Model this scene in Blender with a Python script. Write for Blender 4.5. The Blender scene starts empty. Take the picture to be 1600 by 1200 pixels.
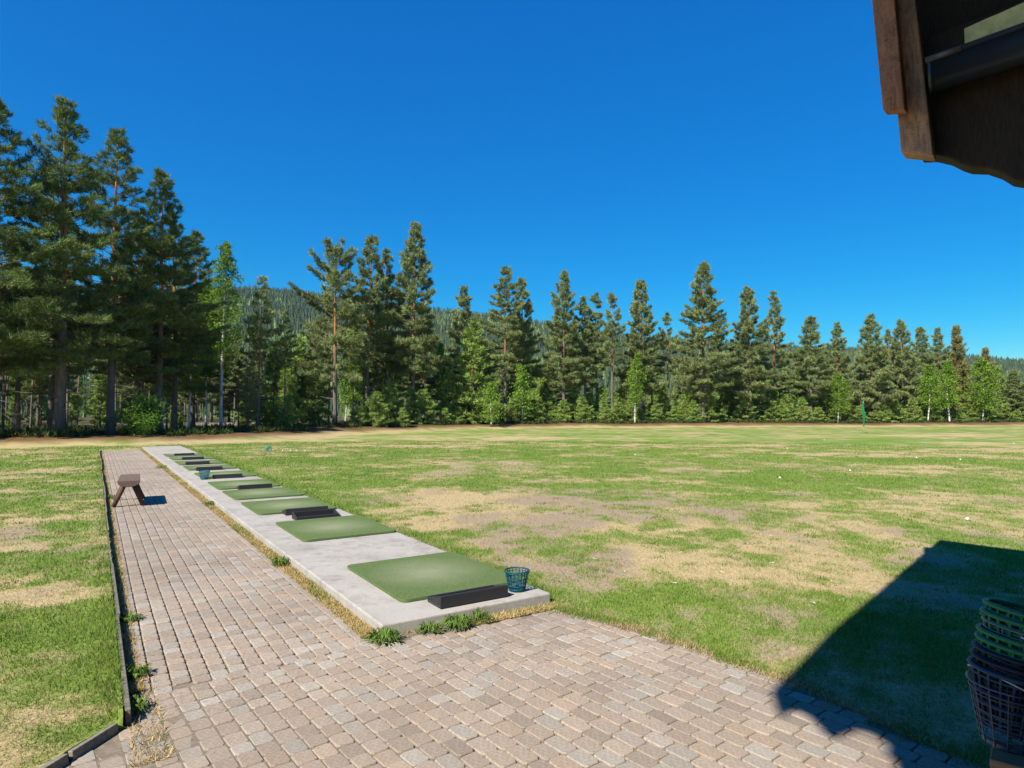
import bpy, bmesh, math, random
import numpy as np
from mathutils import Vector, Matrix, Euler

# ------------------------------------------------------------------ camera, sky, sun, exposure
SC = bpy.context.scene
COL = SC.collection
cam_d = bpy.data.cameras.new('camera'); cam = bpy.data.objects.new('camera', cam_d); COL.objects.link(cam)
cam.location = (0, 0, 1.65)
cam.rotation_euler = (math.radians(90 + 2.52), 0, 0)
cam_d.sensor_width = 36; cam_d.lens = 22.5; cam_d.clip_end = 9000; cam_d.clip_start = 0.05
SC.camera = cam
SUN_AZ, SUN_EL = 35.0, 44.0            # shadows run 35 deg right of straight ahead
w = bpy.data.worlds.new('World'); SC.world = w; w.use_nodes = True
nt = w.node_tree; nt.nodes.clear()
sky = nt.nodes.new('ShaderNodeTexSky'); sky.sky_type = 'NISHITA'; sky.sun_disc = False
sky.sun_elevation = math.radians(SUN_EL); sky.sun_rotation = math.radians(180 + SUN_AZ)
sky.altitude = 300; sky.air_density = 1.0; sky.dust_density = 0.15; sky.ozone_density = 3.0
hs = nt.nodes.new('ShaderNodeHueSaturation'); hs.inputs['Saturation'].default_value = 1.22; hs.inputs['Value'].default_value = 1.0
bg = nt.nodes.new('ShaderNodeBackground'); bg.inputs['Strength'].default_value = 0.062
# one even colour grade of the whole sky: deeper blue, softer brightness range
sp = nt.nodes.new('ShaderNodeSeparateColor'); cb_ = nt.nodes.new('ShaderNodeCombineColor')
def wm(op, a, b):
    n = nt.nodes.new('ShaderNodeMath'); n.operation = op
    for i, v in enumerate((a, b)):
        if isinstance(v, (int, float)): n.inputs[i].default_value = v
        else: nt.links.new(v, n.inputs[i])
    return n.outputs[0]
bb = wm('MULTIPLY', wm('POWER', sp.outputs[2], .55), 2.5)
rr0 = wm('MULTIPLY', wm('POWER', wm('DIVIDE', sp.outputs[0], sp.outputs[2]), 3.0), bb)
gg0 = wm('MULTIPLY', wm('POWER', wm('DIVIDE', sp.outputs[1], sp.outputs[2]), 1.5), bb)
wo = nt.nodes.new('ShaderNodeOutputWorld')
nt.links.new(sky.outputs[0], hs.inputs['Color']); nt.links.new(hs.outputs[0], sp.inputs[0])
for i, v in enumerate((rr0, gg0, bb)): nt.links.new(v, cb_.inputs[i])
nt.links.new(cb_.outputs[0], bg.inputs[0]); nt.links.new(bg.outputs[0], wo.inputs[0])
sun_d = bpy.data.lights.new('sun', 'SUN'); sun = bpy.data.objects.new('sun', sun_d); COL.objects.link(sun)
sun_d.energy = 5.0; sun_d.angle = math.radians(0.4); sun_d.color = (1.0, 0.925, 0.80)
ca, sa = math.cos(math.radians(SUN_EL)), math.sin(math.radians(SUN_EL))
sdir = Vector((math.sin(math.radians(SUN_AZ)) * ca, math.cos(math.radians(SUN_AZ)) * ca, -sa))
sun.rotation_euler = sdir.to_track_quat('-Z', 'Y').to_euler(); sun.location = (-20, -30, 40)
SC.view_settings.view_transform = 'Standard'; SC.view_settings.look = 'None'
SC.view_settings.exposure = 1.0; SC.view_settings.gamma = 1.0; SC.view_settings.use_curve_mapping = False

rng = np.random.default_rng(7)
random.seed(7)

# ------------------------------------------------------------------ helpers
def link(o, parent=None):
    COL.objects.link(o)
    if parent is not None: o.parent = parent
    return o
def tag(o, label=None, cat=None, group=None, kind=None):
    if label: o['label'] = label
    if cat: o['category'] = cat
    if group: o['group'] = group
    if kind: o['kind'] = kind
    return o
def empty(name, loc=(0, 0, 0), rz=0.0, sc=1.0):
    o = bpy.data.objects.new(name, None); o.empty_display_size = 0.2
    COL.objects.link(o); o.location = loc; o.rotation_euler = (0, 0, rz)
    o.scale = (sc, sc, sc) if not isinstance(sc, tuple) else sc
    return o
def raw_mesh(name, V, F, C=None, mat=None, smooth=False):
    """V (n,3); F (m,k) array of equal-size faces; C (n,3) point colours"""
    V = np.asarray(V, dtype=np.float32); F = np.asarray(F, dtype=np.int32)
    me = bpy.data.meshes.new(name)
    m, k = F.shape
    me.vertices.add(len(V)); me.vertices.foreach_set('co', V.ravel())
    me.loops.add(m * k); me.loops.foreach_set('vertex_index', F.ravel())
    me.polygons.add(m); me.polygons.foreach_set('loop_start', np.arange(0, m * k, k, dtype=np.int32))
    if smooth: me.polygons.foreach_set('use_smooth', np.ones(m, dtype=bool))
    me.update(calc_edges=True)
    if C is not None:
        a = me.color_attributes.new('tint', 'FLOAT_COLOR', 'POINT')
        cc = np.ones((len(V), 4), dtype=np.float32); cc[:, :3] = C
        a.data.foreach_set('color', cc.ravel())
    if mat: me.materials.append(mat)
    return me
def tri_mesh(name, T, C, mat):
    n = len(T)
    return raw_mesh(name, T.reshape(-1, 3), np.arange(n * 3).reshape(-1, 3), np.repeat(C, 3, axis=0), mat)
class MB:
    """collects quads and polygons for one mesh"""
    def __init__(s): s.v = []; s.f = []; s.c = []; s.sm = []
    def add(s, vs, fs, col=(1, 1, 1), smooth=False):
        b = len(s.v); s.v += [tuple(p) for p in vs]; s.c += [col] * len(vs) if not isinstance(col, list) else col
        s.f += [tuple(b + i for i in f) for f in fs]; s.sm += [smooth] * len(fs)
    def box(s, c, d, rot=None, col=(1, 1, 1), taper=1.0):
        x, y, z = d[0] / 2, d[1] / 2, d[2] / 2
        vs = [Vector(p) for p in ((-x, -y, -z), (x, -y, -z), (x, y, -z), (-x, y, -z), (-x * taper, -y * taper, z), (x * taper, -y * taper, z), (x * taper, y * taper, z), (-x * taper, y * taper, z))]
        if rot is not None: vs = [rot @ p for p in vs]
        c = Vector(c); s.add([p + c for p in vs], [(0, 3, 2, 1), (4, 5, 6, 7), (0, 1, 5, 4), (1, 2, 6, 5), (2, 3, 7, 6), (3, 0, 4, 7)], col)
    def tube(s, pts, rad, n=6, col=(1, 1, 1), caps=True, cols=None):
        pts = [Vector(p) for p in pts]; k = len(pts)
        rad = [rad] * k if not hasattr(rad, '__len__') else rad
        vs = []; cl = []
        ref = Vector((0, 0, 1)) if abs((pts[-1] - pts[0]).normalized().z) < .9 else Vector((1, 0, 0))
        for i, p in enumerate(pts):
            t = (pts[min(i + 1, k - 1)] - pts[max(i - 1, 0)]).normalized()
            a = t.cross(ref)
            if a.length < 1e-5: a = t.cross(Vector((0, 1, 0)))
            a.normalize(); b = t.cross(a)
            for j in range(n):
                an = 2 * math.pi * j / n
                vs.append(p + (a * math.cos(an) + b * math.sin(an)) * rad[i]); cl.append(cols[i] if cols else col)
        fs = [(i * n + j, i * n + (j + 1) % n, (i + 1) * n + (j + 1) % n, (i + 1) * n + j) for i in range(k - 1) for j in range(n)]
        s.add(vs, fs, cl, True)
        if caps:
            b = len(s.v) - k * n
            s.f += [tuple(b + j for j in range(n - 1, -1, -1)), tuple(b + (k - 1) * n + j for j in range(n))]; s.sm += [False, False]
    def ring(s, c, R, r, n=28, m=6, col=(1, 1, 1)):
        vs = []; fs = []
        for i in range(n):
            a = 2 * math.pi * i / n
            for j in range(m):
                b = 2 * math.pi * j / m
                vs.append((c[0] + (R + r * math.cos(b)) * math.cos(a), c[1] + (R + r * math.cos(b)) * math.sin(a), c[2] + r * math.sin(b)))
                fs.append((i * m + j, ((i + 1) % n) * m + j, ((i + 1) % n) * m + (j + 1) % m, i * m + (j + 1) % m))
        s.add(vs, fs, col, True)
    def mesh(s, name, mat):
        me = bpy.data.meshes.new(name); me.from_pydata(s.v, [], s.f)
        me.polygons.foreach_set('use_smooth', s.sm)
        a = me.color_attributes.new('tint', 'FLOAT_COLOR', 'POINT')
        cc = np.ones((len(s.v), 4), dtype=np.float32); cc[:, :3] = np.array(s.c, dtype=np.float32)
        a.data.foreach_set('color', cc.ravel()); me.materials.append(mat); me.update()
        return me
    def obj(s, name, mat, parent=None, bevel=0):
        o = link(bpy.data.objects.new(name, s.mesh(name, mat)), parent)
        if bevel:
            b = o.modifiers.new('bevel', 'BEVEL'); b.width = bevel; b.segments = 2; b.limit_method = 'ANGLE'
        return o

# value noise
_perm = rng.random((256, 256))
def vnoise(x, y, s):
    x = np.asarray(x) / s; y = np.asarray(y) / s
    xi = np.floor(x).astype(int); yi = np.floor(y).astype(int); fx = x - xi; fy = y - yi
    fx = fx * fx * (3 - 2 * fx); fy = fy * fy * (3 - 2 * fy)
    P = lambda a, b: _perm[a % 256, b % 256]
    return (P(xi, yi) * (1 - fx) + P(xi + 1, yi) * fx) * (1 - fy) + (P(xi, yi + 1) * (1 - fx) + P(xi + 1, yi + 1) * fx) * fy
def fbm(x, y, s, o=4):
    t = 0; a = .5; n = 0
    for i in range(o):
        t = t + a * vnoise(x + 17.3 * i, y - 9.1 * i, s / 2 ** i); n += a; a *= .55
    return t / n
def sstep(a, b, x):
    t = np.clip((x - a) / (b - a), 0, 1); return t * t * (3 - 2 * t)
def inpoly(x, y, poly):
    r = np.zeros(np.shape(x), dtype=bool); n = len(poly)
    for i in range(n):
        x0, y0 = poly[i]; x1, y1 = poly[(i + 1) % n]
        c = ((y0 > y) != (y1 > y)) & (x < (x1 - x0) * (y - y0) / (y1 - y0 + 1e-12) + x0)
        r ^= c
    return r
def pdist(x, y, poly, closed=True):
    d = np.full(np.shape(x), 1e9); n = len(poly)
    for i in range(n if closed else n - 1):
        x0, y0 = poly[i]; x1, y1 = poly[(i + 1) % n]
        dx, dy = x1 - x0, y1 - y0; t = np.clip(((x - x0) * dx + (y - y0) * dy) / (dx * dx + dy * dy), 0, 1)
        d = np.minimum(d, np.hypot(x - x0 - t * dx, y - y0 - t * dy))
    return d

# ------------------------------------------------------------------ materials
def mat(name, rough=.8, spec=.3):
    m = bpy.data.materials.new(name); m.use_nodes = True
    b = m.node_tree.nodes['Principled BSDF']; b.inputs['Roughness'].default_value = rough
    b.inputs['Specular IOR Level'].default_value = spec
    return m, m.node_tree, b
def N(t, kind, **kw):
    n = t.nodes.new(kind)
    for k, v in kw.items():
        if k in n.inputs: n.inputs[k].default_value = v
        else: setattr(n, k, v)
    return n
def noise(t, scale, detail=5, rough=.6, coord='Object', dist=0.0, stretch=None):
    tc = t.nodes.new('ShaderNodeTexCoord'); n = N(t, 'ShaderNodeTexNoise', Scale=scale, Detail=detail, Roughness=rough, Distortion=dist)
    if stretch:
        mp = t.nodes.new('ShaderNodeMapping'); mp.inputs['Scale'].default_value = stretch
        t.links.new(tc.outputs[coord], mp.inputs[0]); t.links.new(mp.outputs[0], n.inputs['Vector'])
    else: t.links.new(tc.outputs[coord], n.inputs['Vector'])
    return n
def ramp(t, src, stops):
    r = t.nodes.new('ShaderNodeValToRGB'); e = r.color_ramp.elements
    while len(e) < len(stops): e.new(.5)
    for i, (p, c) in enumerate(stops): e[i].position = p; e[i].color = (*c, 1)
    t.links.new(src, r.inputs[0]); return r
def mixc(t, a, b, fac, mode='MIX'):
    m = t.nodes.new('ShaderNodeMix'); m.data_type = 'RGBA'; m.blend_type = mode
    for s, i in ((a, 6), (b, 7)):
        if isinstance(s, tuple): m.inputs[i].default_value = (*s, 1)
        else: t.links.new(s, m.inputs[i])
    if isinstance(fac, (int, float)): m.inputs[0].default_value = fac
    else: t.links.new(fac, m.inputs[0])
    return m.outputs[2]
def bump(t, b, src, strength, dist=.01):
    n = t.nodes.new('ShaderNodeBump'); n.inputs['Strength'].default_value = strength; n.inputs['Distance'].default_value = dist
    t.links.new(src, n.inputs['Height']); t.links.new(n.outputs[0], b.inputs['Normal']); return n
def tint(t):
    a = t.nodes.new('ShaderNodeVertexColor'); a.layer_name = 'tint'; return a.outputs[0]
def vmat(name, rough, var=.25, nscale=8, bstr=.3, spec=.2, bd=.01, detail=6, stretch=None, lo=None):
    """vertex-tint material with grain"""
    m, t, b = mat(name, rough, spec)
    n = noise(t, nscale, detail, stretch=stretch)
    r = ramp(t, n.outputs[0], [(.25, (1 - var,) * 3), (.75, (1 + var,) * 3)])
    c = mixc(t, tint(t), r.outputs[0], 1.0, 'MULTIPLY')
    t.links.new(c, b.inputs['Base Color'])
    if bstr: bump(t, b, n.outputs[0], bstr, bd)
    return m
def leafmat(name, trans=.3):
    m = bpy.data.materials.new(name); m.use_nodes = True; t = m.node_tree; t.nodes.clear()
    o = t.nodes.new('ShaderNodeOutputMaterial'); mx = t.nodes.new('ShaderNodeMixShader'); mx.inputs[0].default_value = trans
    d = t.nodes.new('ShaderNodeBsdfDiffuse'); tr = t.nodes.new('ShaderNodeBsdfTranslucent')
    c = tint(t); t.links.new(c, d.inputs[0]); t.links.new(c, tr.inputs[0])
    t.links.new(d.outputs[0], mx.inputs[1]); t.links.new(tr.outputs[0], mx.inputs[2]); t.links.new(mx.outputs[0], o.inputs[0])
    return m

M_ground = vmat('turf_soil', .95, .38, 34, .7, .05, .02, 8)
M_blade = leafmat('grass_blade', .25)
M_needle = leafmat('pine_needles', .22)
M_leaf = leafmat('birch_leaves', .4)
M_bark = vmat('bark', .95, .45, 5, 1.0, .05, .05, 6, (1, 1, .35))
M_hill = leafmat('hill_forest', 0.0)
M_brick = vmat('concrete_paver', .9, .3, 55, .55, .1, .004, 8)
M_sand = vmat('joint_sand', .95, .3, 30, .6, .05, .01, 6)
M_wood = vmat('weathered_wood', .8, .38, 9, .6, .2, .01, 7, (1, 8, 8))
M_darkwood = vmat('stained_wood', .75, .35, 14, .5, .2, .008, 7, (6, 6, 1))
M_rubber = vmat('black_rubber', .55, .25, 60, .15, .35, .002)
M_plastic = vmat('bucket_plastic', .5, .08, 30, .05, .3, .001)
M_wire = vmat('wire', .3, .1, 30, 0, .6)
M_flag = vmat('flag_cloth', .8, .1, 20, .1, .2)
M_white = vmat('golf_ball', .4, .03, 20, 0, .5)
M_metal = vmat('gutter_metal', .3, .12, 12, .1, .5)
M_foam = vmat('insulation', .95, .25, 16, .8, .1, .02)
m, t, b = mat('weathered_timber', .85, .15); M_timber = m
n1 = noise(t, 5, 8, .65, stretch=(5, 5, 1.2), dist=1.5); n2 = noise(t, 28, 6, .7, stretch=(1, 1, 3.5), dist=2.0); n3 = noise(t, 3.2, 4, .5)
r1 = ramp(t, n1.outputs[0], [(.3, (.55, .5, .47)), (.55, (1, 1, 1)), (.75, (1.35, 1.22, 1.1))]); r2 = ramp(t, n2.outputs[0], [(.36, (.30, .27, .25)), (.44, (1, 1, 1))]); r3 = ramp(t, n3.outputs[0], [(.35, (.8, .8, .85)), (.65, (1.25, 1.05, .9))])
c = mixc(t, tint(t), r1.outputs[0], 1.0, 'MULTIPLY'); c = mixc(t, c, r2.outputs[0], .8, 'MULTIPLY'); c = mixc(t, c, r3.outputs[0], 1.0, 'MULTIPLY'); t.links.new(c, b.inputs['Base Color']); bump(t, b, n2.outputs[0], .8, .012)
# concrete with stains
m, t, b = mat('concrete', .9, .2); M_conc = m
n1 = noise(t, 1.6, 8, .65); n2 = noise(t, 90, 4, .7); n3 = noise(t, 7, 6, .6)
r1 = ramp(t, n1.outputs[0], [(.3, (0.262, 0.246, 0.220)), (.5, (0.340, 0.320, 0.288)), (.7, (0.375, 0.353, 0.320))])
r2 = ramp(t, n2.outputs[0], [(.3, (.8, .8, .8)), (.7, (1.1, 1.1, 1.1))])
r3 = ramp(t, n3.outputs[0], [(.32, (.78, .77, .75)), (.5, (1, 1, 1))])
c = mixc(t, r1.outputs[0], r2.outputs[0], 1.0, 'MULTIPLY'); c = mixc(t, c, r3.outputs[0], 1.0, 'MULTIPLY'); t.links.new(c, b.inputs['Base Color'])
bump(t, b, n2.outputs[0], .35, .003)
# artificial turf mat with worn pale middle
m, t, b = mat('mat_turf', .9, .1); M_turf = m
n1 = noise(t, 260, 3, .7); n2 = noise(t, 2.2, 4, .6)
n4 = noise(t, 42, 5, .75); mxn = N(t, 'ShaderNodeMath', operation='ADD'); t.links.new(n1.outputs[0], mxn.inputs[0]); t.links.new(n4.outputs[0], mxn.inputs[1]); hlf = N(t, 'ShaderNodeMath', operation='MULTIPLY'); t.links.new(mxn.outputs[0], hlf.inputs[0]); hlf.inputs[1].default_value = .5
r1 = ramp(t, hlf.outputs[0], [(.36, (.055, .088, .028)), (.64, (.145, .20, .075))])
tc = t.nodes.new('ShaderNodeTexCoord'); mp = t.nodes.new('ShaderNodeMapping'); mp.inputs['Location'].default_value = (-1.25, 1.0, 0); mp.inputs['Scale'].default_value = (1.65, 1.7, 1)
gr = t.nodes.new('ShaderNodeTexGradient'); gr.gradient_type = 'SPHERICAL'
t.links.new(tc.outputs['Object'], mp.inputs[0]); t.links.new(mp.outputs[0], gr.inputs[0])
mm = N(t, 'ShaderNodeMath', operation='MULTIPLY'); t.links.new(gr.outputs['Fac'], mm.inputs[0]); t.links.new(n2.outputs[0], mm.inputs[1])
mm2 = N(t, 'ShaderNodeMath', operation='MULTIPLY'); t.links.new(mm.outputs[0], mm2.inputs[0]); mm2.inputs[1].default_value = 1.3
c = mixc(t, r1.outputs[0], (.27, .28, .18), mm2.outputs[0]); t.links.new(c, b.inputs['Base Color'])
bump(t, b, n1.outputs[0], .9, .006)

# ------------------------------------------------------------------ layout (metres; tee line runs along U, left of straight ahead)
L0 = np.array([-.96, 4.78]); U = np.array([-.5449, .8385]); W = np.array([.8385, .5449])
def AC(a, c): return (L0[0] + a * U[0] + c * W[0], L0[1] + a * U[1] + c * W[1])
def ac_of(x, y):
    dx = x - L0[0]; dy = y - L0[1]; return dx * U[0] + dy * U[1], dx * W[0] + dy * W[1]
SLAB_L, SLAB_W, SLAB_Z = 29.0, 1.55, .085
PATH_C0, PATH_C1 = -1.58, -.02
plaza = [AC(-.02, -1.62), AC(-.55, -1.68), (-2.14, 3.08), (-2.7, 2.2), (-3.0, .4), (3.6, .4), (2.75, 2.0), (2.14, 3.13), (1.73, 4.0), (1.05, 4.85), (.42, 5.5), AC(-.02, 1.5), AC(-.02, 0)]
pathp = [AC(-.1, -1.62), AC(28.4, -1.62), AC(28.4, .02), AC(-.1, .02)]
slabp = [AC(0, 0), AC(SLAB_L, 0), AC(SLAB_L, SLAB_W), AC(0, SLAB_W)]
EX = np.array([-140, -60, -23.6, -18.1, -15.4, -13.5, -6, 6.9, 28.7, 60, 140]); EY = np.array([20, 26, 31, 33, 37.5, 50, 61, 69, 72.5, 76, 84])
edge = list(zip(EX, EY))
def beyond(x, y):
    s = np.where(y > np.interp(x, EX, EY), 1, -1)
    return s * pdist(x, y, edge, False)
def lawn_amin(c): return np.where(c > -1.68, -.55, -.55 + (c + 1.68) * 1.08)
def ground_z(x, y):
    dp = np.where(inpoly(x, y, plaza), 0, pdist(x, y, plaza))
    z = .05 * sstep(.02, .9, dp) * (1 - sstep(60, 120, np.hypot(x, y)) * .0) + .05 * (fbm(x, y, 6, 3) - .5) * sstep(1, 5, dp) + .012 * (fbm(x, y, .5, 2) - .5)
    b = beyond(x, y)
    z = z + .38 * np.exp(-((b - 1.2) / 1.8) ** 2) * (.6 + .8 * fbm(x, y, 5, 2)) + .25 * sstep(0, 6, b)
    return z
PATCH = [(-.7, 11.2, 1.7, 2.6, .5), (.9, 9.2, 1.8, 1.6, .35), (1.7, 6.9, 1.5, .65, .45), (3.4, 9.3, 2.2, 1.5, .35), (-.3, 20.5, 2.2, .9, .5), (13, 24, 4, 1.1, .6), (21, 27, 5, 1.3, .6),
         (7.5, 11.2, 1.7, 1.1, .3), (12.3, 17, 3, .7, .4), (2, 15, 2.5, .7, .35), (-2.5, 16.5, 1.5, .8, .4), (5, 18, 3, .7, .4), (9, 31, 6, 1.2, .4), (-4, 30, 4, 1.2, .45),
         (0, 39, 12, 2.2, .42), (24, 44, 9, 1.5, .35), (30, 33, 6, 1.1, .45), (2.9, 5.7, .7, .5, .25), (.25, 6.3, .25, .5, .35),
         (1.0, 5.55, .9, .3, -.5), (1.9, 4.75, .7, .32, -.55), (1.2, 8.2, .0001, .1, 0), (7.8, 15.2, 3.2, 2.0, -.45), (12, 21, 5, 1.6, -.45), (-4.5, 13.2, 1.1, 3.0, -.4), (-1.2, 7.6, .6, 1.3, -.35),
         (14, 36, 12, 3.5, -.4), (-2, 25.5, 6, 2, -.45), (30, 55, 12, 6, -.25), (.4, 16.5, 1.2, .6, -.3), (-7, 22, 2, 4, -.35), (4.2, 12.6, 2.0, .7, -.3),
         # left lawn
         (-10.6, 12.2, 2.0, 1.1, .45), (-6.6, 8.3, 1.3, .5, .4), (-4.6, 5.5, 1.2, .22, .35), (-2.9, 3.55, .55, .18, .5), (-3.4, 3.9, .5, .15, .35), (-14, 17, 3, 1.1, .45), (-7.6, 9.6, 1.5, .35, .35), (-18, 24, 4, 1.8, .35),
         (-3.6, 4.5, 1.3, .28, -.4), (-5.2, 6.4, 1.8, .5, -.4), (-9, 10.6, 2, .5, -.35), (-13, 14.5, 3, 1.0, -.35)]
def dryness(x, y):
    d = np.full(np.shape(x), .36)
    d = d + .15 * sstep(14, 8, y) * sstep(-2.5, -.5, x) * sstep(12, 4, x) * sstep(5.6, 6.4, y)
    for px, py, rx, ry, am in PATCH:
        q = np.hypot((x - px) / rx, (y - py) / ry) + (fbm(x + px, y, 1.1, 3) - .5) * 1.8
        d = d + (.78 if am > 0 else .5) * am * (1 - sstep(.2, 1.5, q))
    d = d + (fbm(x, y, 2.4, 5) - .5) * 1.1 + (fbm(x + 40, y, .7, 5) - .5) * 1.35 + (fbm(x + 11, y * .8, .17, 3) - .5) * 1.0 * sstep(40, 10, y)
    d = d + .30 * np.exp(-((beyond(x, y) + 1.6) / 1.8) ** 2)
    a, c = ac_of(x, y)
    d = d - .35 * np.exp(-((c - 1.72) / .22) ** 2) * (a > -.1) * (a < 29)
    return np.clip(d, 0, 1)
GREEN = np.array([.096, .172, .029]); GREEN2 = np.array([.178, .232, .050]); STRAW = np.array([.37, .29, .155]); SOIL = np.array([.25, .198, .145])
def turf_colour(x, y):
    d = dryness(x, y)
    k = sstep(.14, .86, d)[..., None]
    g = GREEN + (GREEN2 - GREEN) * fbm(x + 9, y + 3, 1.3, 3)[..., None]
    s = sstep(.52, .68, fbm(x - 31, y + 12, 1.7, 4) + .18 * (d - .5))[..., None] * sstep(30, 12, np.hypot(x, y))[..., None]
    dryc = STRAW + (SOIL - STRAW) * s * .85
    return g * (1 - k) + dryc * k, d
def full_colour(x, y):
    c, d = turf_colour(x, y)
    b = beyond(x, y)
    fl = np.array([.075, .06, .034]) * (.5 + fbm(x, y, 3, 4))[..., None]
    moss = np.array([.055, .073, .022]); pale = np.array([.27, .24, .19])
    fl = fl + (moss - fl) * sstep(.5, .7, fbm(x + 5, y, 7, 3))[..., None]
    pm = np.maximum(np.exp(-((y - 46 - .08 * x) / 2.6) ** 2) * sstep(-19, -24, x), np.exp(-((y - 74) / 9) ** 2) * np.exp(-((x + 37) / 12) ** 2) * .9)
    pm = pm * (b > 2)
    fl = fl + (pale - fl) * (pm * sstep(.2, .5, fbm(x, y, 4, 3)))[..., None]
    bank = np.array([.12, .068, .034]) * (.6 + .8 * fbm(x, y, 1.5, 3))[..., None]
    k = sstep(-1.5, .3, b + 1.5 * (fbm(x, y, 3, 3) - .5))[..., None]; k2 = sstep(1.0, 3.0, b)[..., None]
    c = c * (1 - k) + bank * k
    c = c * (1 - k2) + fl * k2
    return c

# ------------------------------------------------------------------ ground sheet
def polar(th, rr):
    TH, RR = np.meshgrid(th, rr); X = RR * np.sin(TH); Y = RR * np.cos(TH)
    nr, nth = X.shape
    i = np.arange(nr - 1)[:, None] * nth + np.arange(nth - 1)[None, :]
    F = np.stack([i, i + 1, i + nth + 1, i + nth], -1).reshape(-1, 4)[:, ::-1]
    return X.ravel(), Y.ravel(), F
X1, Y1, F1 = polar(np.radians(np.linspace(-50, 50, 420)), np.concatenate([np.geomspace(1.8, 100, 460), np.geomspace(110, 4000, 24)]))
X2, Y2, F2 = polar(np.radians(np.linspace(50, 310, 60)), np.concatenate([np.geomspace(.3, 100, 40), np.geomspace(110, 4000, 12)]))
X = np.concatenate([X1, X2, ]); Y = np.concatenate([Y1, Y2]); F = np.concatenate([F1, F2 + len(X1)])
Z = ground_z(X, Y)
A, Cc = ac_of(X, Y)
under = inpoly(X, Y, plaza) | inpoly(X, Y, pathp) | inpoly(X, Y, slabp) | ((Cc < -1.58) & (Cc > -30) & (A > lawn_amin(Cc) - .05) & (A < 27.6))
Z = np.where(under, -.06, Z)
gc = full_colour(X, Y)
g_o = link(bpy.data.objects.new('ground', raw_mesh('ground', np.stack([X, Y, Z], -1), F, gc, M_ground, True))); tag(g_o, kind='structure')
# raised lawn on the left of the path
cs = np.concatenate([-1.64 - np.geomspace(.001, 28, 230)]); ts = np.linspace(0, 1, 330) ** 1.7
CS, TS = np.meshgrid(cs, ts); am = lawn_amin(CS); AS = am + TS * (27.8 - am)
LX, LY = AC(AS, CS); LX = LX.ravel(); LY = LY.ravel()
LZ = .085 + .03 * (fbm(LX, LY, .35, 3) - .5) + .10 * (fbm(LX, LY, 4, 2) - .5) * sstep(0, 2, (-1.64 - CS.ravel())) - .06 * sstep(22, 27.8, AS.ravel())
n2_, n1_ = CS.shape; ii = np.arange(n2_ - 1)[:, None] * n1_ + np.arange(n1_ - 1)[None, :]
LF = np.stack([ii, ii + 1, ii + n1_ + 1, ii + n1_], -1).reshape(-1, 4)
lc = full_colour(LX, LY)
LZ = LZ - .045 * (1 - sstep(0, .7, (AS - am).ravel())) * (CS.ravel() < -1.66)
LZ = np.where((CS.ravel() >= -1.6415) | (TS.ravel() <= 0), LZ - .13, LZ)
def lawn_z(a, c, x, y): return .085 + .03 * (fbm(x, y, .35, 3) - .5) + .10 * (fbm(x, y, 4, 2) - .5) * sstep(0, 2, -1.64 - c) - .06 * sstep(22, 27.8, a) - .045 * (1 - sstep(0, .7, a - lawn_amin(c))) * (c < -1.66)
lw = link(bpy.data.objects.new('lawn', raw_mesh('lawn', np.stack([LX, LY, LZ], -1), LF[:, ::-1], lc, M_ground, True))); tag(lw, kind='structure')

# ------------------------------------------------------------------ pavement with bricks
sb = MB()
for poly, z in ((plaza, -.009), (pathp, -.013)):
    sb.add([(p[0], p[1], z) for p in poly], [tuple(range(len(poly)))], (.175, .145, .11))
pave = sb.obj('pavement', M_sand); tag(pave, kind='structure')
BL, BWd, BH = .148, .1005, .05
TINTS = [(.345, .275, .225), (.33, .265, .22), (.36, .335, .305), (.31, .255, .215), (.375, .285, .225), (.375, .355, .33), (.345, .29, .245), (.30, .25, .215), (.335, .305, .275), (.36, .30, .25), (.335, .275, .23), (.35, .28, .23)]
_mt = np.mean(TINTS, axis=0); TINTS = [tuple(np.array(t_) * .62 + _mt * .38) for t_ in TINTS]
def brick_geo(seed):
    r = random.Random(seed); bv = .004
    x, y = BL / 2 - .0015, BWd / 2 - .0015
    j = lambda: r.uniform(-.0018, .0018)
    low = [(-x + j(), -y + j(), -BH), (x + j(), -y + j(), -BH), (x + j(), y + j(), -BH), (-x + j(), y + j(), -BH)]
    # octagon-ish top: rounded corners
    k = .013
    mid = []
    for sx, sy in ((-1, -1), (1, -1), (1, 1), (-1, 1)):
        pa = (sx * (x - k * (1 if sx * sy > 0 else 0)) + j(), sy * (y - k * (0 if sx * sy > 0 else 1)) + j())
        pb = (sx * (x - k * (0 if sx * sy > 0 else 1)) + j(), sy * (y - k * (1 if sx * sy > 0 else 0)) + j())
        mid += [pa, pb]
    order = sorted(mid, key=lambda p: math.atan2(p[1], p[0]))
    vs = [(p[0], p[1], -BH) for p in order] + [(p[0], p[1], -.005) for p in order] + [(p[0] * (1 - bv / x), p[1] * (1 - bv / y), j() * .5) for p in order]
    fs = []
    for q in range(8):
        fs += [(q, (q + 1) % 8, 8 + (q + 1) % 8, 8 + q), (8 + q, 8 + (q + 1) % 8, 16 + (q + 1) % 8, 16 + q)]
    fs.append(tuple(range(16, 24)))
    return vs, fs
bricks = []   # (x, y, angle, length)
rb = random.Random(21)
for col in range(14):
    c = -1.53 + col * .1075; a = -.10 - rb.uniform(0, .1)
    while a < 28.2:
        ln = rb.choice([.10, .112, .112, .125, .125, .145]) if a < 12 else rb.choice([.125, .145]); a += ln / 2
        if c < -.08:
            x, y = AC(a, c); bricks.append((x, y, math.atan2(U[1], U[0]), ln))
        a += ln / 2
UA = np.array([-.616, .788]); WA = np.array([.788, .616]); rows = []
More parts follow.
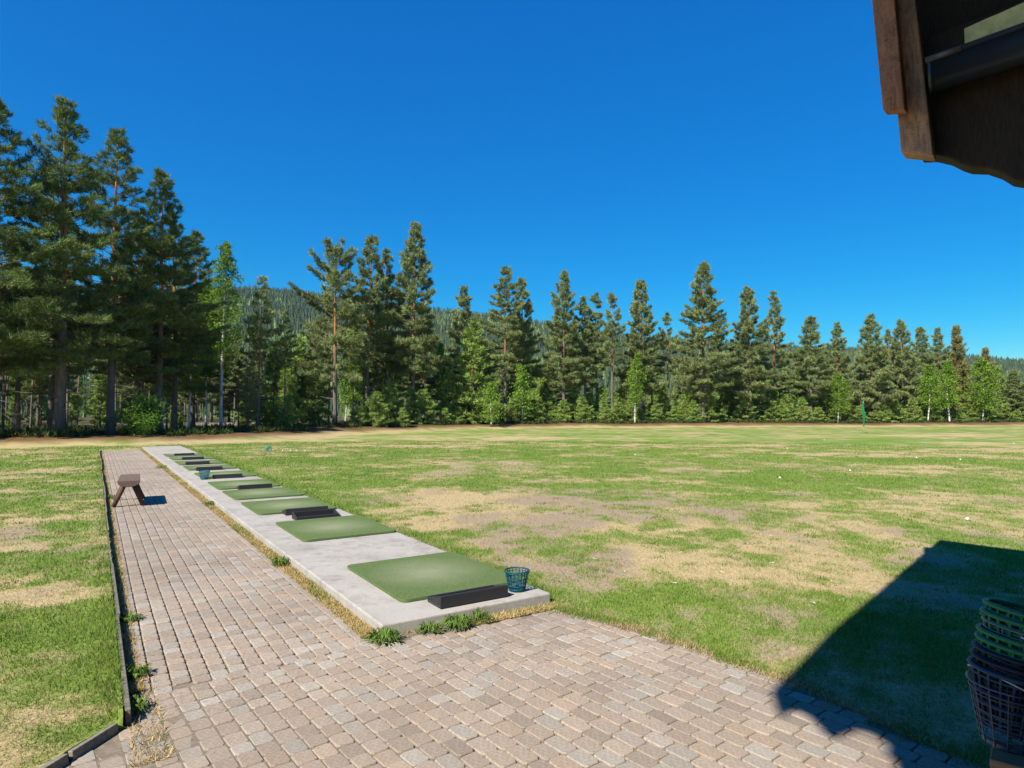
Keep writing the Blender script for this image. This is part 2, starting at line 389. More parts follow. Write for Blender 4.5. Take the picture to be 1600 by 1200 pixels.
for i in range(-52, 52):
    q = -6.5 - rb.uniform(0, .2)
    while q < 8.4:
        p0 = np.array([0.0, 3.4]) + UA * q + WA * (i * .1045)
        ln = rb.choice([.14, .15, .15, .165]) if p0[0] > -.3 else rb.choice([.108, .118, .13, .14]); q += ln / 2
        p = np.array([0.0, 3.4]) + UA * q + WA * (i * .1045); rows.append((p[0], p[1], ln)); q += ln / 2
rows = np.array(rows)
a_, c_ = ac_of(rows[:, 0], rows[:, 1])
ok = inpoly(rows[:, 0], rows[:, 1], plaza) & (a_ < -.125) & (rows[:, 1] > .9) & ~((pdist(rows[:, 0], rows[:, 1], plaza) < .05) & (rng.random(len(rows)) < .5))
for p in rows[ok]: bricks.append((p[0], p[1], math.atan2(UA[1], UA[0]), p[2]))
def seen(b):
    x, y = b[:2]
    if y < 2.75 or abs(x) > .85 * y: return 1e6 + y
    return math.hypot(x, y)
bricks.sort(key=seen)
variants = {}
rest = MB()
def brick_tint(x, y, r):
    t = TINTS[r.randrange(len(TINTS))]; k = r.uniform(.9, 1.1) * (.82 + .34 * float(fbm(x, y, .9, 3)))
    return (t[0] * k * .78, t[1] * k * .775, t[2] * k * .735)
for i, (x, y, an, bl) in enumerate(bricks):
    r = random.Random(i * 7 + 1)
    zz = .0 + r.uniform(-.003, .003) + .02 * (float(fbm(x, y, 1.6, 2)) - .5)
    if i < 300:
        key = i % 60
        if key not in variants:
            vs, fs = brick_geo(key); mb = MB(); mb.add(vs, fs, brick_tint(x, y, r)); variants[key] = mb.mesh('brick', M_brick)
        o = link(bpy.data.objects.new('brick', variants[key]), pave)
        o.location = (x, y, zz); o.scale = (bl / .151, 1, 1); o.rotation_euler = (r.uniform(-.012, .012), r.uniform(-.012, .012), an + r.uniform(-.012, .012) + (math.pi if r.random() < .5 else 0))
    else:
        vs, fs = brick_geo(i % 40); R = Matrix.Rotation(an + r.uniform(-.012, .012), 3, 'Z') @ Matrix.Rotation(r.uniform(-.012, .012), 3, 'X')
        rest.add([R @ Vector((v[0] * bl / .151, v[1], v[2])) + Vector((x, y, zz)) for v in vs], fs, brick_tint(x, y, r))
ro = rest.obj('paving_bricks', M_brick, pave); tag(ro, kind='stuff')

# ------------------------------------------------------------------ tee slab
mb = MB(); joints = [0, 2.55, 5.4, 8.3, 11.4, 14.2, 17.0, 19.8, 22.6, 25.6, SLAB_L]
slab = empty('concrete_slab', (AC(0, 0)[0], AC(0, 0)[1], 0), math.atan2(U[1], U[0]))
tag(slab, 'long pale concrete tee slab beside the brick path carrying green mats', 'slab')
for i in range(len(joints) - 1):
    a0, a1 = joints[i], joints[i + 1]
    s = MB(); s.box(((a0 + a1) / 2, -SLAB_W / 2, -.05), (a1 - a0 - .006, SLAB_W + random.uniform(-.01, .01), .27 + random.uniform(-.003, .003)))
    s.obj('slab_section', M_conc, slab, .012)

# local frame of the tee line: x along, y to the left
def on_slab(a, c, rz=0.0): return (*AC(a, c), SLAB_Z + .0045), math.atan2(U[1], U[0]) + rz
# ------------------------------------------------------------------ turf mats
mat_rows = [(.41, 1.85), (3.34, 4.86), (5.74, 7.26), (7.72, 9.15), (9.52, 11.08), (12.05, 13.6), (14.6, 16.05), (16.65, 18.2), (18.9, 20.3), (20.95, 22.3)]
ordn = ['nearest', 'second', 'third', 'fourth', 'fifth', 'sixth', 'seventh', 'eighth', 'ninth', 'farthest']
for i, (a0, a1) in enumerate(mat_rows):
    d = a1 - a0; wd = 1.205; bm = bmesh.new(); pts = []
    k = .07
    for (cx, cy, s0) in ((k, -k, 90), (k, -wd + k, 180), (d - k, -wd + k, 270), (d - k, -k, 0)):
        for q in range(6):
            an = math.radians(s0 + q * 18); pts.append((cx + k * math.cos(an), cy + k * math.sin(an)))
    vb = [bm.verts.new((p[0], p[1], 0)) for p in pts]; vt = [bm.verts.new((p[0], p[1], .022)) for p in pts]
    n = len(pts)
    for q in range(n): bm.faces.new((vb[q], vb[(q + 1) % n], vt[(q + 1) % n], vt[q]))
    bm.faces.new(vt); bmesh.ops.recalc_face_normals(bm, faces=bm.faces[:])
    me = bpy.data.meshes.new('tee_mat'); bm.to_mesh(me); bm.free(); me.materials.append(M_turf)
    o = link(bpy.data.objects.new('tee_mat', me)); o.location, rz = on_slab(a0, .32 + random.uniform(-.02, .02)); o.rotation_euler = (0, 0, rz + random.uniform(-.006, .006))
    lab = {0: 'nearest green turf mat on the slab, beside the blue bucket', 9: 'farthest green turf mat on the concrete slab'}.get(i, f'{ordn[i]} green turf mat along the slab counted from the camera')
    tag(o, lab, 'golf mat', 'turf mats along the tee slab')

# ------------------------------------------------------------------ ball trays (black rubber, one tall wall, open towards the mat)
def ball_tray():
    root = empty('ball_tray')
    L, D, H = .64, .19, .095; col = (.020, .020, .023)
    def part(name, f):
        m = MB(); f(m); return m.obj(name, M_rubber, root, .006)
    part('back_wall', lambda m: m.box((0, -L / 2, H / 2), (.03, L, H), col=col))
    part('floor', lambda m: m.box((D / 2 + .0155, -L / 2, .011), (D, L - .002, .022), col=(.03, .03, .033)))
    part('front_lip', lambda m: m.box((D + .0255, -L / 2, .024), (.02, L, .048), col=col))
    for y in (-.0132, -L + .0132):
        def tri(m, y=y):
            h = .012; vs = [(.016, y - h, .0225), (D + .014, y - h, .0225), (D + .014, y - h, .045), (.016, y - h, H - .003)]
            vs += [(p[0], y + h, p[2]) for p in vs]
            m.add(vs, [(0, 1, 2, 3), (7, 6, 5, 4), (0, 4, 5, 1), (1, 5, 6, 2), (2, 6, 7, 3), (3, 7, 4, 0)], col)
        part('end_wall', tri)
    return root
def copy_tree(o, parent=None):
    c = o.copy(); COL.objects.link(c); c.parent = parent
    for ch in o.children: copy_tree(ch, c)
    return c
trays = [(.11, .53, 0, 'nearest black ball tray at the front corner of the nearest mat'),
         (5.18, .65, 1, 'open-side black tray behind the second mat, nearer of the close pair'),
         (5.52, .645, 0, 'black tray at the third mat, farther of the close pair'),
         (9.27, .64, 0, 'black tray between the fourth and fifth mats'),
         (11.93, .54, 0, 'black ball tray standing right of the small blue bucket'),
         (14.42, .49, 0, 'first black tray beyond the blue bucket on the slab'), (16.64, .47, 0, 'second black tray beyond the blue bucket on the slab'),
         (18.9, .6, 0, 'third black tray beyond the blue bucket on the slab'), (21.1, .58, 0, 'farthest black ball tray on the slab')]
tray0 = ball_tray()
for i, (a, c, flip, lab) in enumerate(trays):
    o = tray0 if i == 0 else copy_tree(tray0)
    if flip: o.location, rz = on_slab(a, c + .64); rz += math.pi
    else: o.location, rz = on_slab(a, c)
    o.rotation_euler = (0, 0, rz + [0, .03, -.02, .01, -.03, .04, .02, 0, .03][i])
    if not (i in (0,)): o.location.z += .0005
    tag(o, lab, 'ball tray', 'black ball trays on the tee slab')

# ------------------------------------------------------------------ range buckets
def make_bucket(col, wire=False, handle_tilt=.0, hcol=None):
    root = empty('ball_bucket')
    R0, R1, H = .075, .112, .19
    rad = lambda z: R0 + (R1 - R0) * z / H
    mt = M_wire if wire else M_plastic
    m = MB(); m.ring((0, 0, H), R1 + .003, .008 if not wire else .0035, 36, 8, col); m.ring((0, 0, H - .022), rad(H - .022) + .001, .004 if not wire else .0025, 36, 6, col); m.obj('rim', mt, root)
    m = MB()
    nr = 20 if not wire else 14
    for i in range(nr):
        an = 2 * math.pi * i / nr
        pts = [(rad(z) * math.cos(an), rad(z) * math.sin(an), z) for z in (.0, .06, .12, H)]
        m.tube(pts, .0052 if not wire else .0022, 5, col, False)
    for z in ((.018, .05, .085, .12) if not wire else (.03, .055, .08, .105, .13, .155)): m.ring((0, 0, z), rad(z), .0060 if not wire else .0022, 32, 6, col)
    m.obj('lattice', mt, root)
    m = MB(); pts = []
    vs = [(R0 * math.cos(2 * math.pi * i / 28), R0 * math.sin(2 * math.pi * i / 28), z) for z in (.001, .012) for i in range(28)]
    m.add(vs, [(i, (i + 1) % 28, 28 + (i + 1) % 28, 28 + i) for i in range(28)] + [tuple(range(27, -1, -1)), tuple(range(28, 56))], col); m.obj('base', mt, root)
    m = MB(); hp = []
    for q in range(17):
        a = math.pi * q / 16; hp.append(((R1 + .008) * math.cos(a), -(R1 + .004) * math.sin(a) * math.cos(handle_tilt), H - .008 + (R1) * math.sin(a) * math.sin(handle_tilt)))
    m.tube(hp, .003, 5, hcol or col, True); m.obj('handle', M_wire if wire else mt, root)
    return root
BLUE = (.004, .064, .085)
b1 = make_bucket(BLUE, handle_tilt=-.12); p, _ = on_slab(.22, 1.34); b1.scale = (.92, .92, .9); b1.location = p; b1.rotation_euler = (0, 0, .4); tag(b1, 'blue plastic lattice bucket on the front corner of the slab', 'bucket', 'range ball buckets')
b2 = make_bucket((.012, .12, .16), handle_tilt=-.1); p, _ = on_slab(11.95, .36); b2.location = p; b2.rotation_euler = (0, 0, 1.4); tag(b2, 'small teal bucket farther along the slab, left of a black tray', 'bucket', 'range ball buckets')
b3 = make_bucket((.05, .26, .26), handle_tilt=.3); b3.location = (-10.1, 26.4, .17); b3.rotation_euler = (math.radians(96), 0, math.radians(60)); tag(b3, 'teal bucket tipped on its side in the grass far left', 'bucket', 'range ball buckets')

# ------------------------------------------------------------------ half-log bench
bench = empty('log_bench', (-7.0, 11.78, 0), math.atan2(1.15, -.66)); tag(bench, 'rustic brown half-log bench standing on the brick path', 'bench')
BLn, BW2 = 1.36, .345
m = MB(); nseg = 10; prof = [(-BW2 / 2, .46), (BW2 / 2, .46)] + [(BW2 / 2 * math.cos(math.pi * q / nseg * .96 + .06), .452 - .105 * math.sin(math.pi * q / nseg * .96 + .06) ** .8) for q in range(nseg + 1)]
k = len(prof); vs = []; 
for xi, x in enumerate((-BLn / 2, -BLn / 6, BLn / 6, BLn / 2)): vs += [(x, p[0] * (1 - .02 * xi), p[1]) for p in prof]
fs = [(i * k + j, i * k + (j + 1) % k, (i + 1) * k + (j + 1) % k, (i + 1) * k + j) for i in range(3) for j in range(k)] + [tuple(range(k - 1, -1, -1)), tuple(range(3 * k, 4 * k))]
m.add(vs, fs, (.125, .088, .068)); so = m.obj('seat', M_wood, bench, .006)
for sx in (-1, 1):
    for sy in (-1, 1):
        m = MB(); m.tube([(sx * .52, sy * .225, .0), (sx * .47, sy * .06, .40)], [.036, .042], 10, (.085, .048, .030)); m.obj('leg', M_darkwood, bench)

# ------------------------------------------------------------------ timber edging of the lawn
edg = empty('lawn_edging', (0, 0, 0)); tag(edg, 'weathered grey timber edging between the left lawn and path', 'edging')
a = -.52; q = 0
while a < 27.2:
    ln = random.uniform(1.7, 2.2); m = MB(); tilt = random.uniform(-.09, .05)
    x, y = AC(a + ln / 2, -1.625 + random.uniform(-.012, .012))
    R = Matrix.Rotation(math.atan2(U[1], U[0]) + random.uniform(-.008, .008), 3, 'Z') @ Matrix.Rotation(tilt, 3, 'X')
    m.box((x, y, -.005), (ln - .012, .028, .17 + random.uniform(-.015, .01)), R, (.17, .15, .12)); m.obj('edging_board', M_wood, edg, .004); a += ln
for (xa, ya, xb, yb) in ((-2.055, 3.40, -2.10, 3.12), (-2.105, 3.10, -2.19, 2.60)):
    R = Matrix.Rotation(math.atan2(yb - ya, xb - xa), 3, 'Z') @ Matrix.Rotation(.12, 3, 'X'); m = MB()
    m.box(((xa + xb) / 2, (ya + yb) / 2, -.037), (math.hypot(xb - xa, yb - ya), .036, .15), R, (.19, .17, .14)); m.obj('edging_board', M_wood, edg, .004)

# ------------------------------------------------------------------ lodge: roof corner over the camera, corner timbers, gutter, corbelled log ends
lodge = empty('log_lodge', (4, 1, 0)); tag(lodge, 'dark timber lodge corner with gutter and boards at the upper right', 'building')
LOFF = Vector((-4, -1, 0))
def lo(mb, name, mt, bevel=0, parent=None):
    mb.v = [tuple(Vector(p) + LOFF) for p in mb.v]; return mb.obj(name, mt, parent or lodge, bevel)
E0 = Vector((2.77, 4.42, 4.25)); V3 = Vector((-.633, -.775, .4)); E3 = Vector((.66, -.75, 0))
def plane_z(x, y):
    dx, dy = x - E0.x, y - E0.y; det = V3.x * E3.y - V3.y * E3.x
    return E0.z + .4 * (dx * E3.y - dy * E3.x) / det
outline = [(2.782, 4.418), (-3.254, -2.974), (-3.404, -3.32), (-3.455, -3.491), (-3.327, -3.334), (-3.27, -3.305), (-3.244, -3.374), (-3.276, -3.549), (-3.31, -3.672), (-3.27, -3.691), (-3.149, -3.601), (-3.055, -3.518), (-2.992, -3.54), (-2.986, -3.669), (-3.102, -3.839), (-3.095, -3.888), (-3.198, -4.082), (-3.349, -4.44), (-3.741, -5.544), (1.2, -7.4), (6.73, -.08)]  # out-of-view wavy edge is shaped to cast the scalloped ground shadow
top = [(x, y, plane_z(x, y) + .10) for x, y in outline]; bot = [(x, y, plane_z(x, y)) for x, y in outline]
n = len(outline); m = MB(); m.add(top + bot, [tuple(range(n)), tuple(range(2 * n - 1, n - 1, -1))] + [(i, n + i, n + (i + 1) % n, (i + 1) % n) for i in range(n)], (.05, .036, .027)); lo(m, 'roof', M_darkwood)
Eh = E3.normalized(); Vh = Vector((-.633, -.775, 0)).normalized()
ang_e = math.atan2(Eh.y, Eh.x); Re = Matrix.Rotation(ang_e, 3, 'Z')
# rafters under the soffit
for i in range(7):
    s = .35 + i * .8; m = MB(); p0 = E0 + E3 * s + V3 * .1; p1 = p0 + V3 * 5
    d = (p1 - p0); R = d.to_track_quat('X', 'Z').to_matrix()
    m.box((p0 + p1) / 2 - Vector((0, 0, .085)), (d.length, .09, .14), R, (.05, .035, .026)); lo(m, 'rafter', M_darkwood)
# corner timber, tapered, and the outer bargeboard end
def prism(m, bottom, topq, col):
    m.add(bottom + topq, [(3, 2, 1, 0), (4, 5, 6, 7), (0, 1, 5, 4), (1, 2, 6, 5), (2, 3, 7, 6), (3, 0, 4, 7)], col)
def quad(c, a, bq, z):   # rectangle centred c, half sizes a along Eh-ish, b along Vh
    return [tuple(Vector((c[0], c[1], z)) + Eh * (a * sx) + Vh * (bq * sy)) for sx, sy in ((-1, -1), (1, -1), (1, 1), (-1, 1))]
m = MB(); b0 = quad((2.475, 3.83), .085, .085, 3.19); t0 = quad((2.40, 3.86), .070, .08, 4.50)
b0 = [(p[0], p[1], p[2] + dz) for p, dz in zip(b0, (.05, -.02, -.03, .04))]
prism(m, b0, t0, (.56, .37, .27)); lo(m, 'corner_timber', M_timber, .012)
m = MB(); b0 = quad((2.29, 3.745), .058, .07, 3.435); t0 = quad((2.235, 3.775), .062, .07, 4.52)
b0 = [(p[0], p[1], p[2] + dz) for p, dz in zip(b0, (.03, .0, -.03, .01))]
prism(m, b0, t0, (.52, .26, .16)); lo(m, 'bargeboard_end', M_timber, .008)
# gutter: half-round trough along the eave
m = MB(); g0 = Vector((2.50, 3.74, 3.72)); prof = [(-math.cos(math.pi * q / 10) * .085, -abs(math.sin(math.pi * q / 10)) ** .6 * .17) for q in range(11)]
outw = -Vh
vs = []
for s in (0.0, 4.5):
    for r in (1.0, .93):
        for (px, pz) in prof: vs.append(tuple(g0 + Eh * s + outw * (px * r) + Vector((0, 0, pz * r))))
fs = []
for q in range(10):
    fs += [(q, q + 1, 22 + q + 1, 22 + q), (11 + q + 1, 11 + q, 33 + q, 33 + q + 1), (q + 1, q, 11 + q, 11 + q + 1)]
fs += [(0, 22, 33, 11), (10, 21, 43, 32)]
m.add(vs, fs, (.022, .025, .032), True); gut = lo(m, 'gutter', M_metal)
m = MB(); vs = [tuple(g0 - Eh * .004 + outw * (px * 1.03) + Vector((0, 0, pz * 1.03))) for px, pz in prof]; vs += [tuple(Vector(v) + Eh * .014) for v in vs]
m.add(vs, [tuple(range(11)), tuple(range(21, 10, -1))] + [(q, 11 + q, 12 + q, q + 1) for q in range(10)] + [(10, 21, 11, 0)], (.03, .032, .04)); lo(m, 'gutter_end_cap', M_metal, 0, gut)
m = MB(); m.tube([g0 - outw * .085 + Eh * .16, g0 - outw * .085 + Eh * 4.5], .016, 8, (.035, .042, .06)); lo(m, 'gutter_bead', M_metal, 0, gut)
m = MB(); m.tube([g0 - outw * .085 - Eh * .012, g0 - outw * .085 + Eh * .165], .019, 8, (.13, .115, .11)); lo(m, 'gutter_joint', M_metal, 0, gut)
# pale insulation strip visible over the gutter
m = MB(); rr = random.Random(5); vs = []; kx = 34
for i in range(kx):
    o = g0 + Eh * (.17 + i * .09) + outw * .092
    vs += [tuple(o + Vector((0, 0, -.05))), tuple(o + Vector((0, 0, .19 + .004 * i + rr.uniform(-.014, .014)))), tuple(o + outw * .10 + Vector((0, 0, .20))), tuple(o + outw * .10 + Vector((0, 0, -.05)))]
fs = [(i * 4 + j, i * 4 + (j + 1) % 4, (i + 1) * 4 + (j + 1) % 4, (i + 1) * 4 + j) for i in range(kx - 1) for j in range(4)] + [(0, 1, 2, 3), (kx * 4 - 1, kx * 4 - 2, kx * 4 - 3, kx * 4 - 4)]
m.add(vs, fs, (.88, .74, .36)); lo(m, 'insulation_strip', M_foam)
m = MB(); R = Matrix.Rotation(ang_e, 3, 'Z'); m.box(g0 + Eh * 2.26 + outw * .25 + Vector((0, 0, .25)), (4.75, .05, .72), R, (.03, .022, .016)); lo(m, 'fascia_board', M_darkwood)
m = MB(); bo = Vector((2.60, 3.98, 0)); pr = [(-.01, 3.98), (-.01, 3.25), (.07, 3.235), (.15, 3.195), (.21, 3.145), (.25, 3.12), (.33, 3.10), (.40, 3.055), (.45, 3.005), (.50, 2.985), (.57, 2.965), (.63, 2.915), (.70, 2.85), (1.3, 2.45), (1.3, 3.98)]
nb_ = len(pr); vs = [tuple(bo + Eh * s_ + outw * o_ + Vector((0, 0, z_ - (.075 * max(0, s_) if z_ < 3.9 else 0)))) for o_ in (-.085, .085) for s_, z_ in pr]
m.add(vs, [tuple(range(nb_)), tuple(range(2 * nb_ - 1, nb_ - 1, -1))] + [(q, nb_ + q, nb_ + (q + 1) % nb_, (q + 1) % nb_) for q in range(nb_)], (.045, .030, .022)); lo(m, 'eave_bracket', M_darkwood, .012)
# wall logs, upper ones corbelled out to the eave corner
wz = 3.83; i = 0
while wz > .1:
    s0 = 1.12 + .02 * (i % 2)
    r = .078; m = MB(); o = Vector((2.61, 3.98, wz)); pts = []; rad = []
    for q, (ds, kk) in enumerate(((0, .55), (.03, .86), (.10, 1.0), (.5, 1.02), (2.5, 1.0), (4.8 - s0, 1.0))): pts.append(o + Eh * (s0 + ds)); rad.append(r * kk * (1.02 + .03 * math.sin(i * 3 + q)))
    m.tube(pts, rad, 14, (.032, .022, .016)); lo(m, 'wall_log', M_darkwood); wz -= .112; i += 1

# unseen gable wall under the verge, added to block sky light and deepen shade
i = 0; wz = .1
while wz < 7.4:
    zlim = (wz - 4.0) / .4; s0 = max(0.0, zlim); m = MB(); o = Vector((3.31, 3.14, wz)); e_ = o + Vh * 8.9
    if s0 < 8.5: m.tube([o + Vh * s0, o + Vh * (s0 + .4), (o + e_) / 2 + Vh * s0 * .4, e_], [.10, .105, .104, .105], 12, (.06, .04, .028)); lo(m, 'added_gable_log', M_darkwood)
    wz += .19; i += 1

# ------------------------------------------------------------------ stand with the stack of buckets
stand = empty('slat_stand', (1.90, 2.30, 0), ang_e + .15); tag(stand, 'low brown slatted wooden stand under the bucket stack', 'stand')
for q in range(3):
    m = MB(); m.box((.06, .13 - q * .13, .435), (.46, .105, .035), None, (.30, .17, .095) if q != 1 else (.24, .135, .08)); m.obj('slat', M_wood, stand, .004)
for sx in (-.13, .25):
    for sy in (.13, -.13):
        m = MB(); m.box((sx, sy, .20), (.05, .05, .40), None, (.19, .15, .12)); m.obj('leg', M_wood, stand, .004)
    m = MB(); m.box((sx, 0, .385), (.045, .21, .06), None, (.18, .13, .10)); m.obj('crosspiece', M_wood, stand, .004)
GRN = (.012, .165, .070); DK = (.005, .013, .028); BL2 = (.018, .05, .085); WR = (.11, .14, .16)
stack = [(BL2, True, 'lowest blue wire bucket of the leaning bucket stack', .5, (.45, .45, .45)), (BL2, False, 'dark blue bucket, second from the bottom of the stack', -.1, None), (DK, False, 'black bucket, third from the bottom of the stack', -.1, None), (DK, False, 'black bucket just under the lower green pair of the stack', -.1, None),
         (GRN, False, 'lower green bucket of the stack\'s middle green pair', -.1, None), (GRN, False, 'upper green bucket of the stack\'s middle green pair', -.1, None), (WR, True, 'bare wire bucket between the green buckets of the stack', -.4, (.6, .6, .6)), (GRN, False, 'green bucket just below the top of the stack', -.1, None), (GRN, False, 'topmost green bucket of the leaning stack', -.1, None)]
bx, by, bz = 1.80, 2.37, .4535; ax = Vector((.14, .0, 1)).normalized()
cur = Vector((bx, by, bz))
for i, (col, wire, lab, ht, hc) in enumerate(stack):
    o = make_bucket(col, wire, ht, hc); tlt = [.06, .12, .14, .15, .17, .16, .20, .18, .2][i]
    o.location = cur; o.rotation_euler = (random.uniform(-.05, .05), tlt, random.uniform(0, 6.28)); o.rotation_mode = 'XYZ'
    o.rotation_euler = (Matrix.Rotation(tlt, 3, 'Y') @ Matrix.Rotation(random.uniform(0, 6.28), 3, 'Z')).to_euler()
    o.scale = (1.15, 1.15, 1.1); tag(o, lab, 'bucket', 'stacked range buckets')
    cur = cur + Vector((math.sin(tlt) * .036, random.uniform(-.003, .003), (.031 if i else .045)))

# ------------------------------------------------------------------ furled green flag on the range
fl = empty('target_flag', (26.7, 48.7, float(ground_z(np.array([26.7]), np.array([48.7]))[0]))); tag(fl, 'furled dark green flag on a pole far out on the grass', 'flag')
m = MB(); m.tube([(0, 0, -.2), (0, 0, 1.2), (.02, 0, 2.45)], [.022, .018, .010], 8, (.5, .5, .5)); m.obj('pole', M_metal, fl)
m = MB(); nz, na = 22, 18; vs = []
for i in range(nz + 1):
    tz = i / nz; wd = .17 * (math.sin(math.pi * min(1, tz * 1.02)) ** .6) * (.7 + .3 * tz) + .012
    for j in range(na):
        an = 2 * math.pi * j / na; rr_ = wd * (.62 + .3 * math.cos(3 * an + 2.5 * tz))
        vs.append((rr_ * math.cos(an) * .8 + .03 * math.sin(5 * tz), rr_ * math.sin(an) * .7, .38 + 2.0 * tz))
m.add(vs, [(i * na + j, i * na + (j + 1) % na, (i + 1) * na + (j + 1) % na, (i + 1) * na + j) for i in range(nz) for j in range(na)] + [tuple(range(na - 1, -1, -1)), tuple(nz * na + j for j in range(na))], (.018, .13, .055), True); m.obj('cloth', M_flag, fl)

# ------------------------------------------------------------------ golf balls
bm = bmesh.new(); bmesh.ops.create_icosphere(bm, subdivisions=4, radius=.0215)
dirs = [Vector(v.co).normalized() for v in bm.verts][:162]
for v in bm.verts:
    nn = v.co.normalized(); mx = max(nn.dot(d) for d in dirs)
    if mx > .99: v.co -= nn * .0012 * (mx - .99) / .01
ball = bpy.data.meshes.new('golf_ball'); bm.to_mesh(ball); bm.free(); ball.materials.append(M_white)
a_ = ball.color_attributes.new('tint', 'FLOAT_COLOR', 'POINT'); a_.data.foreach_set('color', np.ones(len(ball.vertices) * 4, dtype=np.float32) * .8)
ball.polygons.foreach_set('use_smooth', np.ones(len(ball.polygons), dtype=bool))
spots = [(14.1, 22.4), (15.0, 21.5), (25.4, 32.5), (6.45, 15.5), (6.7, 9.5), (9.2, 17.5), (12.0, 28.0), (18, 37), (4.6, 24), (-9.4, 26.3), (-9.1, 26.4), (-8.85, 26.35), (-8.5, 26.4)]
for i, (x, y) in enumerate(spots):
    o = link(bpy.data.objects.new('golf_ball', ball)); o.location = (x, y, float(ground_z(np.array([x]), np.array([y]))[0]) + .024); o.rotation_euler = (i, i * 2, i * 3)
    if -10 < x < -8: tag(o, 'white golf ball spilled beside the tipped teal bucket', 'golf ball', 'balls spilled from the teal bucket')
    else: tag(o, ['left ball of the white pair on the green at right', 'right ball of the white pair on the green at right', 'far white golf ball near the right edge of the view', 'white golf ball in the grass below the narrow-topped right pine', 'white golf ball just above the roof shadow', 'white golf ball left of the pair at right', 'small far golf ball below the left pine pair', 'tiny golf ball left of the furled flag', 'far golf ball in the middle of the field'][i], 'golf ball', 'golf balls scattered over the range')

# snapped wooden tees lying about
m = MB(); m.tube([(-.028, 0, 0), (.012, 0, .001), (.020, 0, .0012), (.026, 0, .0015)], [.0012, .0022, .0035, .0055], 8, (.62, .55, .45)); tee_me = m.mesh('broken_tee', M_wood)
for i, (x, y) in enumerate([(2.73, 6.8), (2.08, 6.4), (1.14, 6.45), (1.5, 6.0), (.7, 8.0), (3.3, 8.2), (2.5, 5.4), (1.9, 7.3), (.9, 7.0), (3.0, 6.1)]):
    o = link(bpy.data.objects.new('broken_tee', tee_me)); o.location = (x, y, float(ground_z(np.array([x]), np.array([y]))[0]) + .022); o.rotation_euler = (0, .05, i * 1.9); tag(o, 'pale snapped wooden tee lying in the dry turf', 'golf tee', 'snapped tees in the dry turf')

# ------------------------------------------------------------------ grass blades
def blades(x, y, z, h, wd, lean, col):
    n = len(x); an = rng.random(n) * 2 * np.pi; l = lean
    d = np.stack([np.cos(an) * l, np.sin(an) * l, np.sqrt(np.maximum(1 - l * l, .02))], -1) * h[:, None]
    bn = rng.random(n) * np.pi; s = np.stack([np.cos(bn), np.sin(bn), np.zeros(n)], -1) * wd[:, None] / 2
    p = np.stack([x, y, z], -1)
    return np.stack([p - s, p + s, p + d], 1), col
def scatter(N_, rmin, rmax, amax=46):
    r = np.exp(rng.uniform(np.log(rmin), np.log(rmax), N_)); th = np.radians(rng.uniform(-amax, amax, N_))
    return r * np.sin(th), r * np.cos(th), r
x, y, r = scatter(860000, 2.9, 36)
a, c = ac_of(x, y)
lawnm = (c < -1.63) & (a > lawn_amin(c) + .03) & (a < 27.6)
jag = .10 * (fbm(x, y, .3, 3) - .5)
pv = inpoly(x, y, plaza) & (pdist(x, y, plaza) > .05 + jag)
okm = (~pv & ~inpoly(x, y, pathp) & ~inpoly(x, y, slabp) & (beyond(x, y) < -.5) & ~((c < -1.58) & ~lawnm & (a > -1.2) & (a < 27.6)))
x, y, r, a, c, lawnm = [q[okm] for q in (x, y, r, a, c, lawnm)]
colr, d = turf_colour(x, y)
keep = rng.random(len(x)) < np.clip(1.0 - .45 * sstep(.5, .9, d), .3, 1)
x, y, r, a, c, lawnm, colr, d = [q[keep] for q in (x, y, r, a, c, lawnm, colr, d)]
z = np.where(lawnm, lawn_z(a, c, x, y), ground_z(x, y)) - .003
dd = np.clip(d + rng.normal(0, .22, len(d)), 0, 1)
k = sstep(.25, .68, dd)[:, None]
gcol = (GREEN + (GREEN2 - GREEN) * rng.random((len(x), 1))) * rng.uniform(.75, 1.35, (len(x), 1))
scol = STRAW * rng.uniform(.7, 1.25, (len(x), 1)) * np.array([1, 1, .95])
bc = gcol * (1 - k) + scol * k
h = (.026 * (1 - k[:, 0]) + .019 * k[:, 0]) * rng.uniform(.5, 1.5, len(x)) * (1 + .25 * (r / 10)); h = h * (1 + .9 * np.exp(-((c - 1.65) / .12) ** 2) * (a > 0)) * (1 + .7 * np.exp(-((c + 1.68) / .06) ** 2) * (a < 27))
wd = .0045 * (r / 4.0) ** .75 * rng.uniform(.7, 1.4, len(x)); ln = np.clip(rng.normal(.55, .2, len(x)) + .3 * k[:, 0], .05, .97)
T, Cb = blades(x, y, z, h, wd, ln, bc)
# ranker tufts standing above the mown turf
cx_, cy_, cr_ = scatter(900, 4.5, 30); ca_, cc_ = ac_of(cx_, cy_)
okc = ((cc_ > 1.8) & (cy_ > 4.6) & (cx_ > -20) & ~inpoly(cx_, cy_, plaza) & (pdist(cx_, cy_, plaza) > .15) & (beyond(cx_, cy_) < -3)) | ((cc_ < -1.8) & (ca_ > .3) & (ca_ < 26))
cx_, cy_, cr_ = cx_[okc], cy_[okc], cr_[okc]; nt_ = 34; R_ = .035 * (1 + cr_ / 14)
tx = np.repeat(cx_, nt_) + rng.normal(0, 1, len(cx_) * nt_) * np.repeat(R_, nt_); ty = np.repeat(cy_, nt_) + rng.normal(0, 1, len(cx_) * nt_) * np.repeat(R_ * .8, nt_); tr_ = np.hypot(tx, ty)
ta, tcc = ac_of(tx, ty); tz = np.where(tcc < -1.63, lawn_z(ta, tcc, tx, ty), ground_z(tx, ty)) - .003; n_ = len(tx)
dryt = np.repeat(rng.random(len(cx_)) < .3, nt_)[:, None]
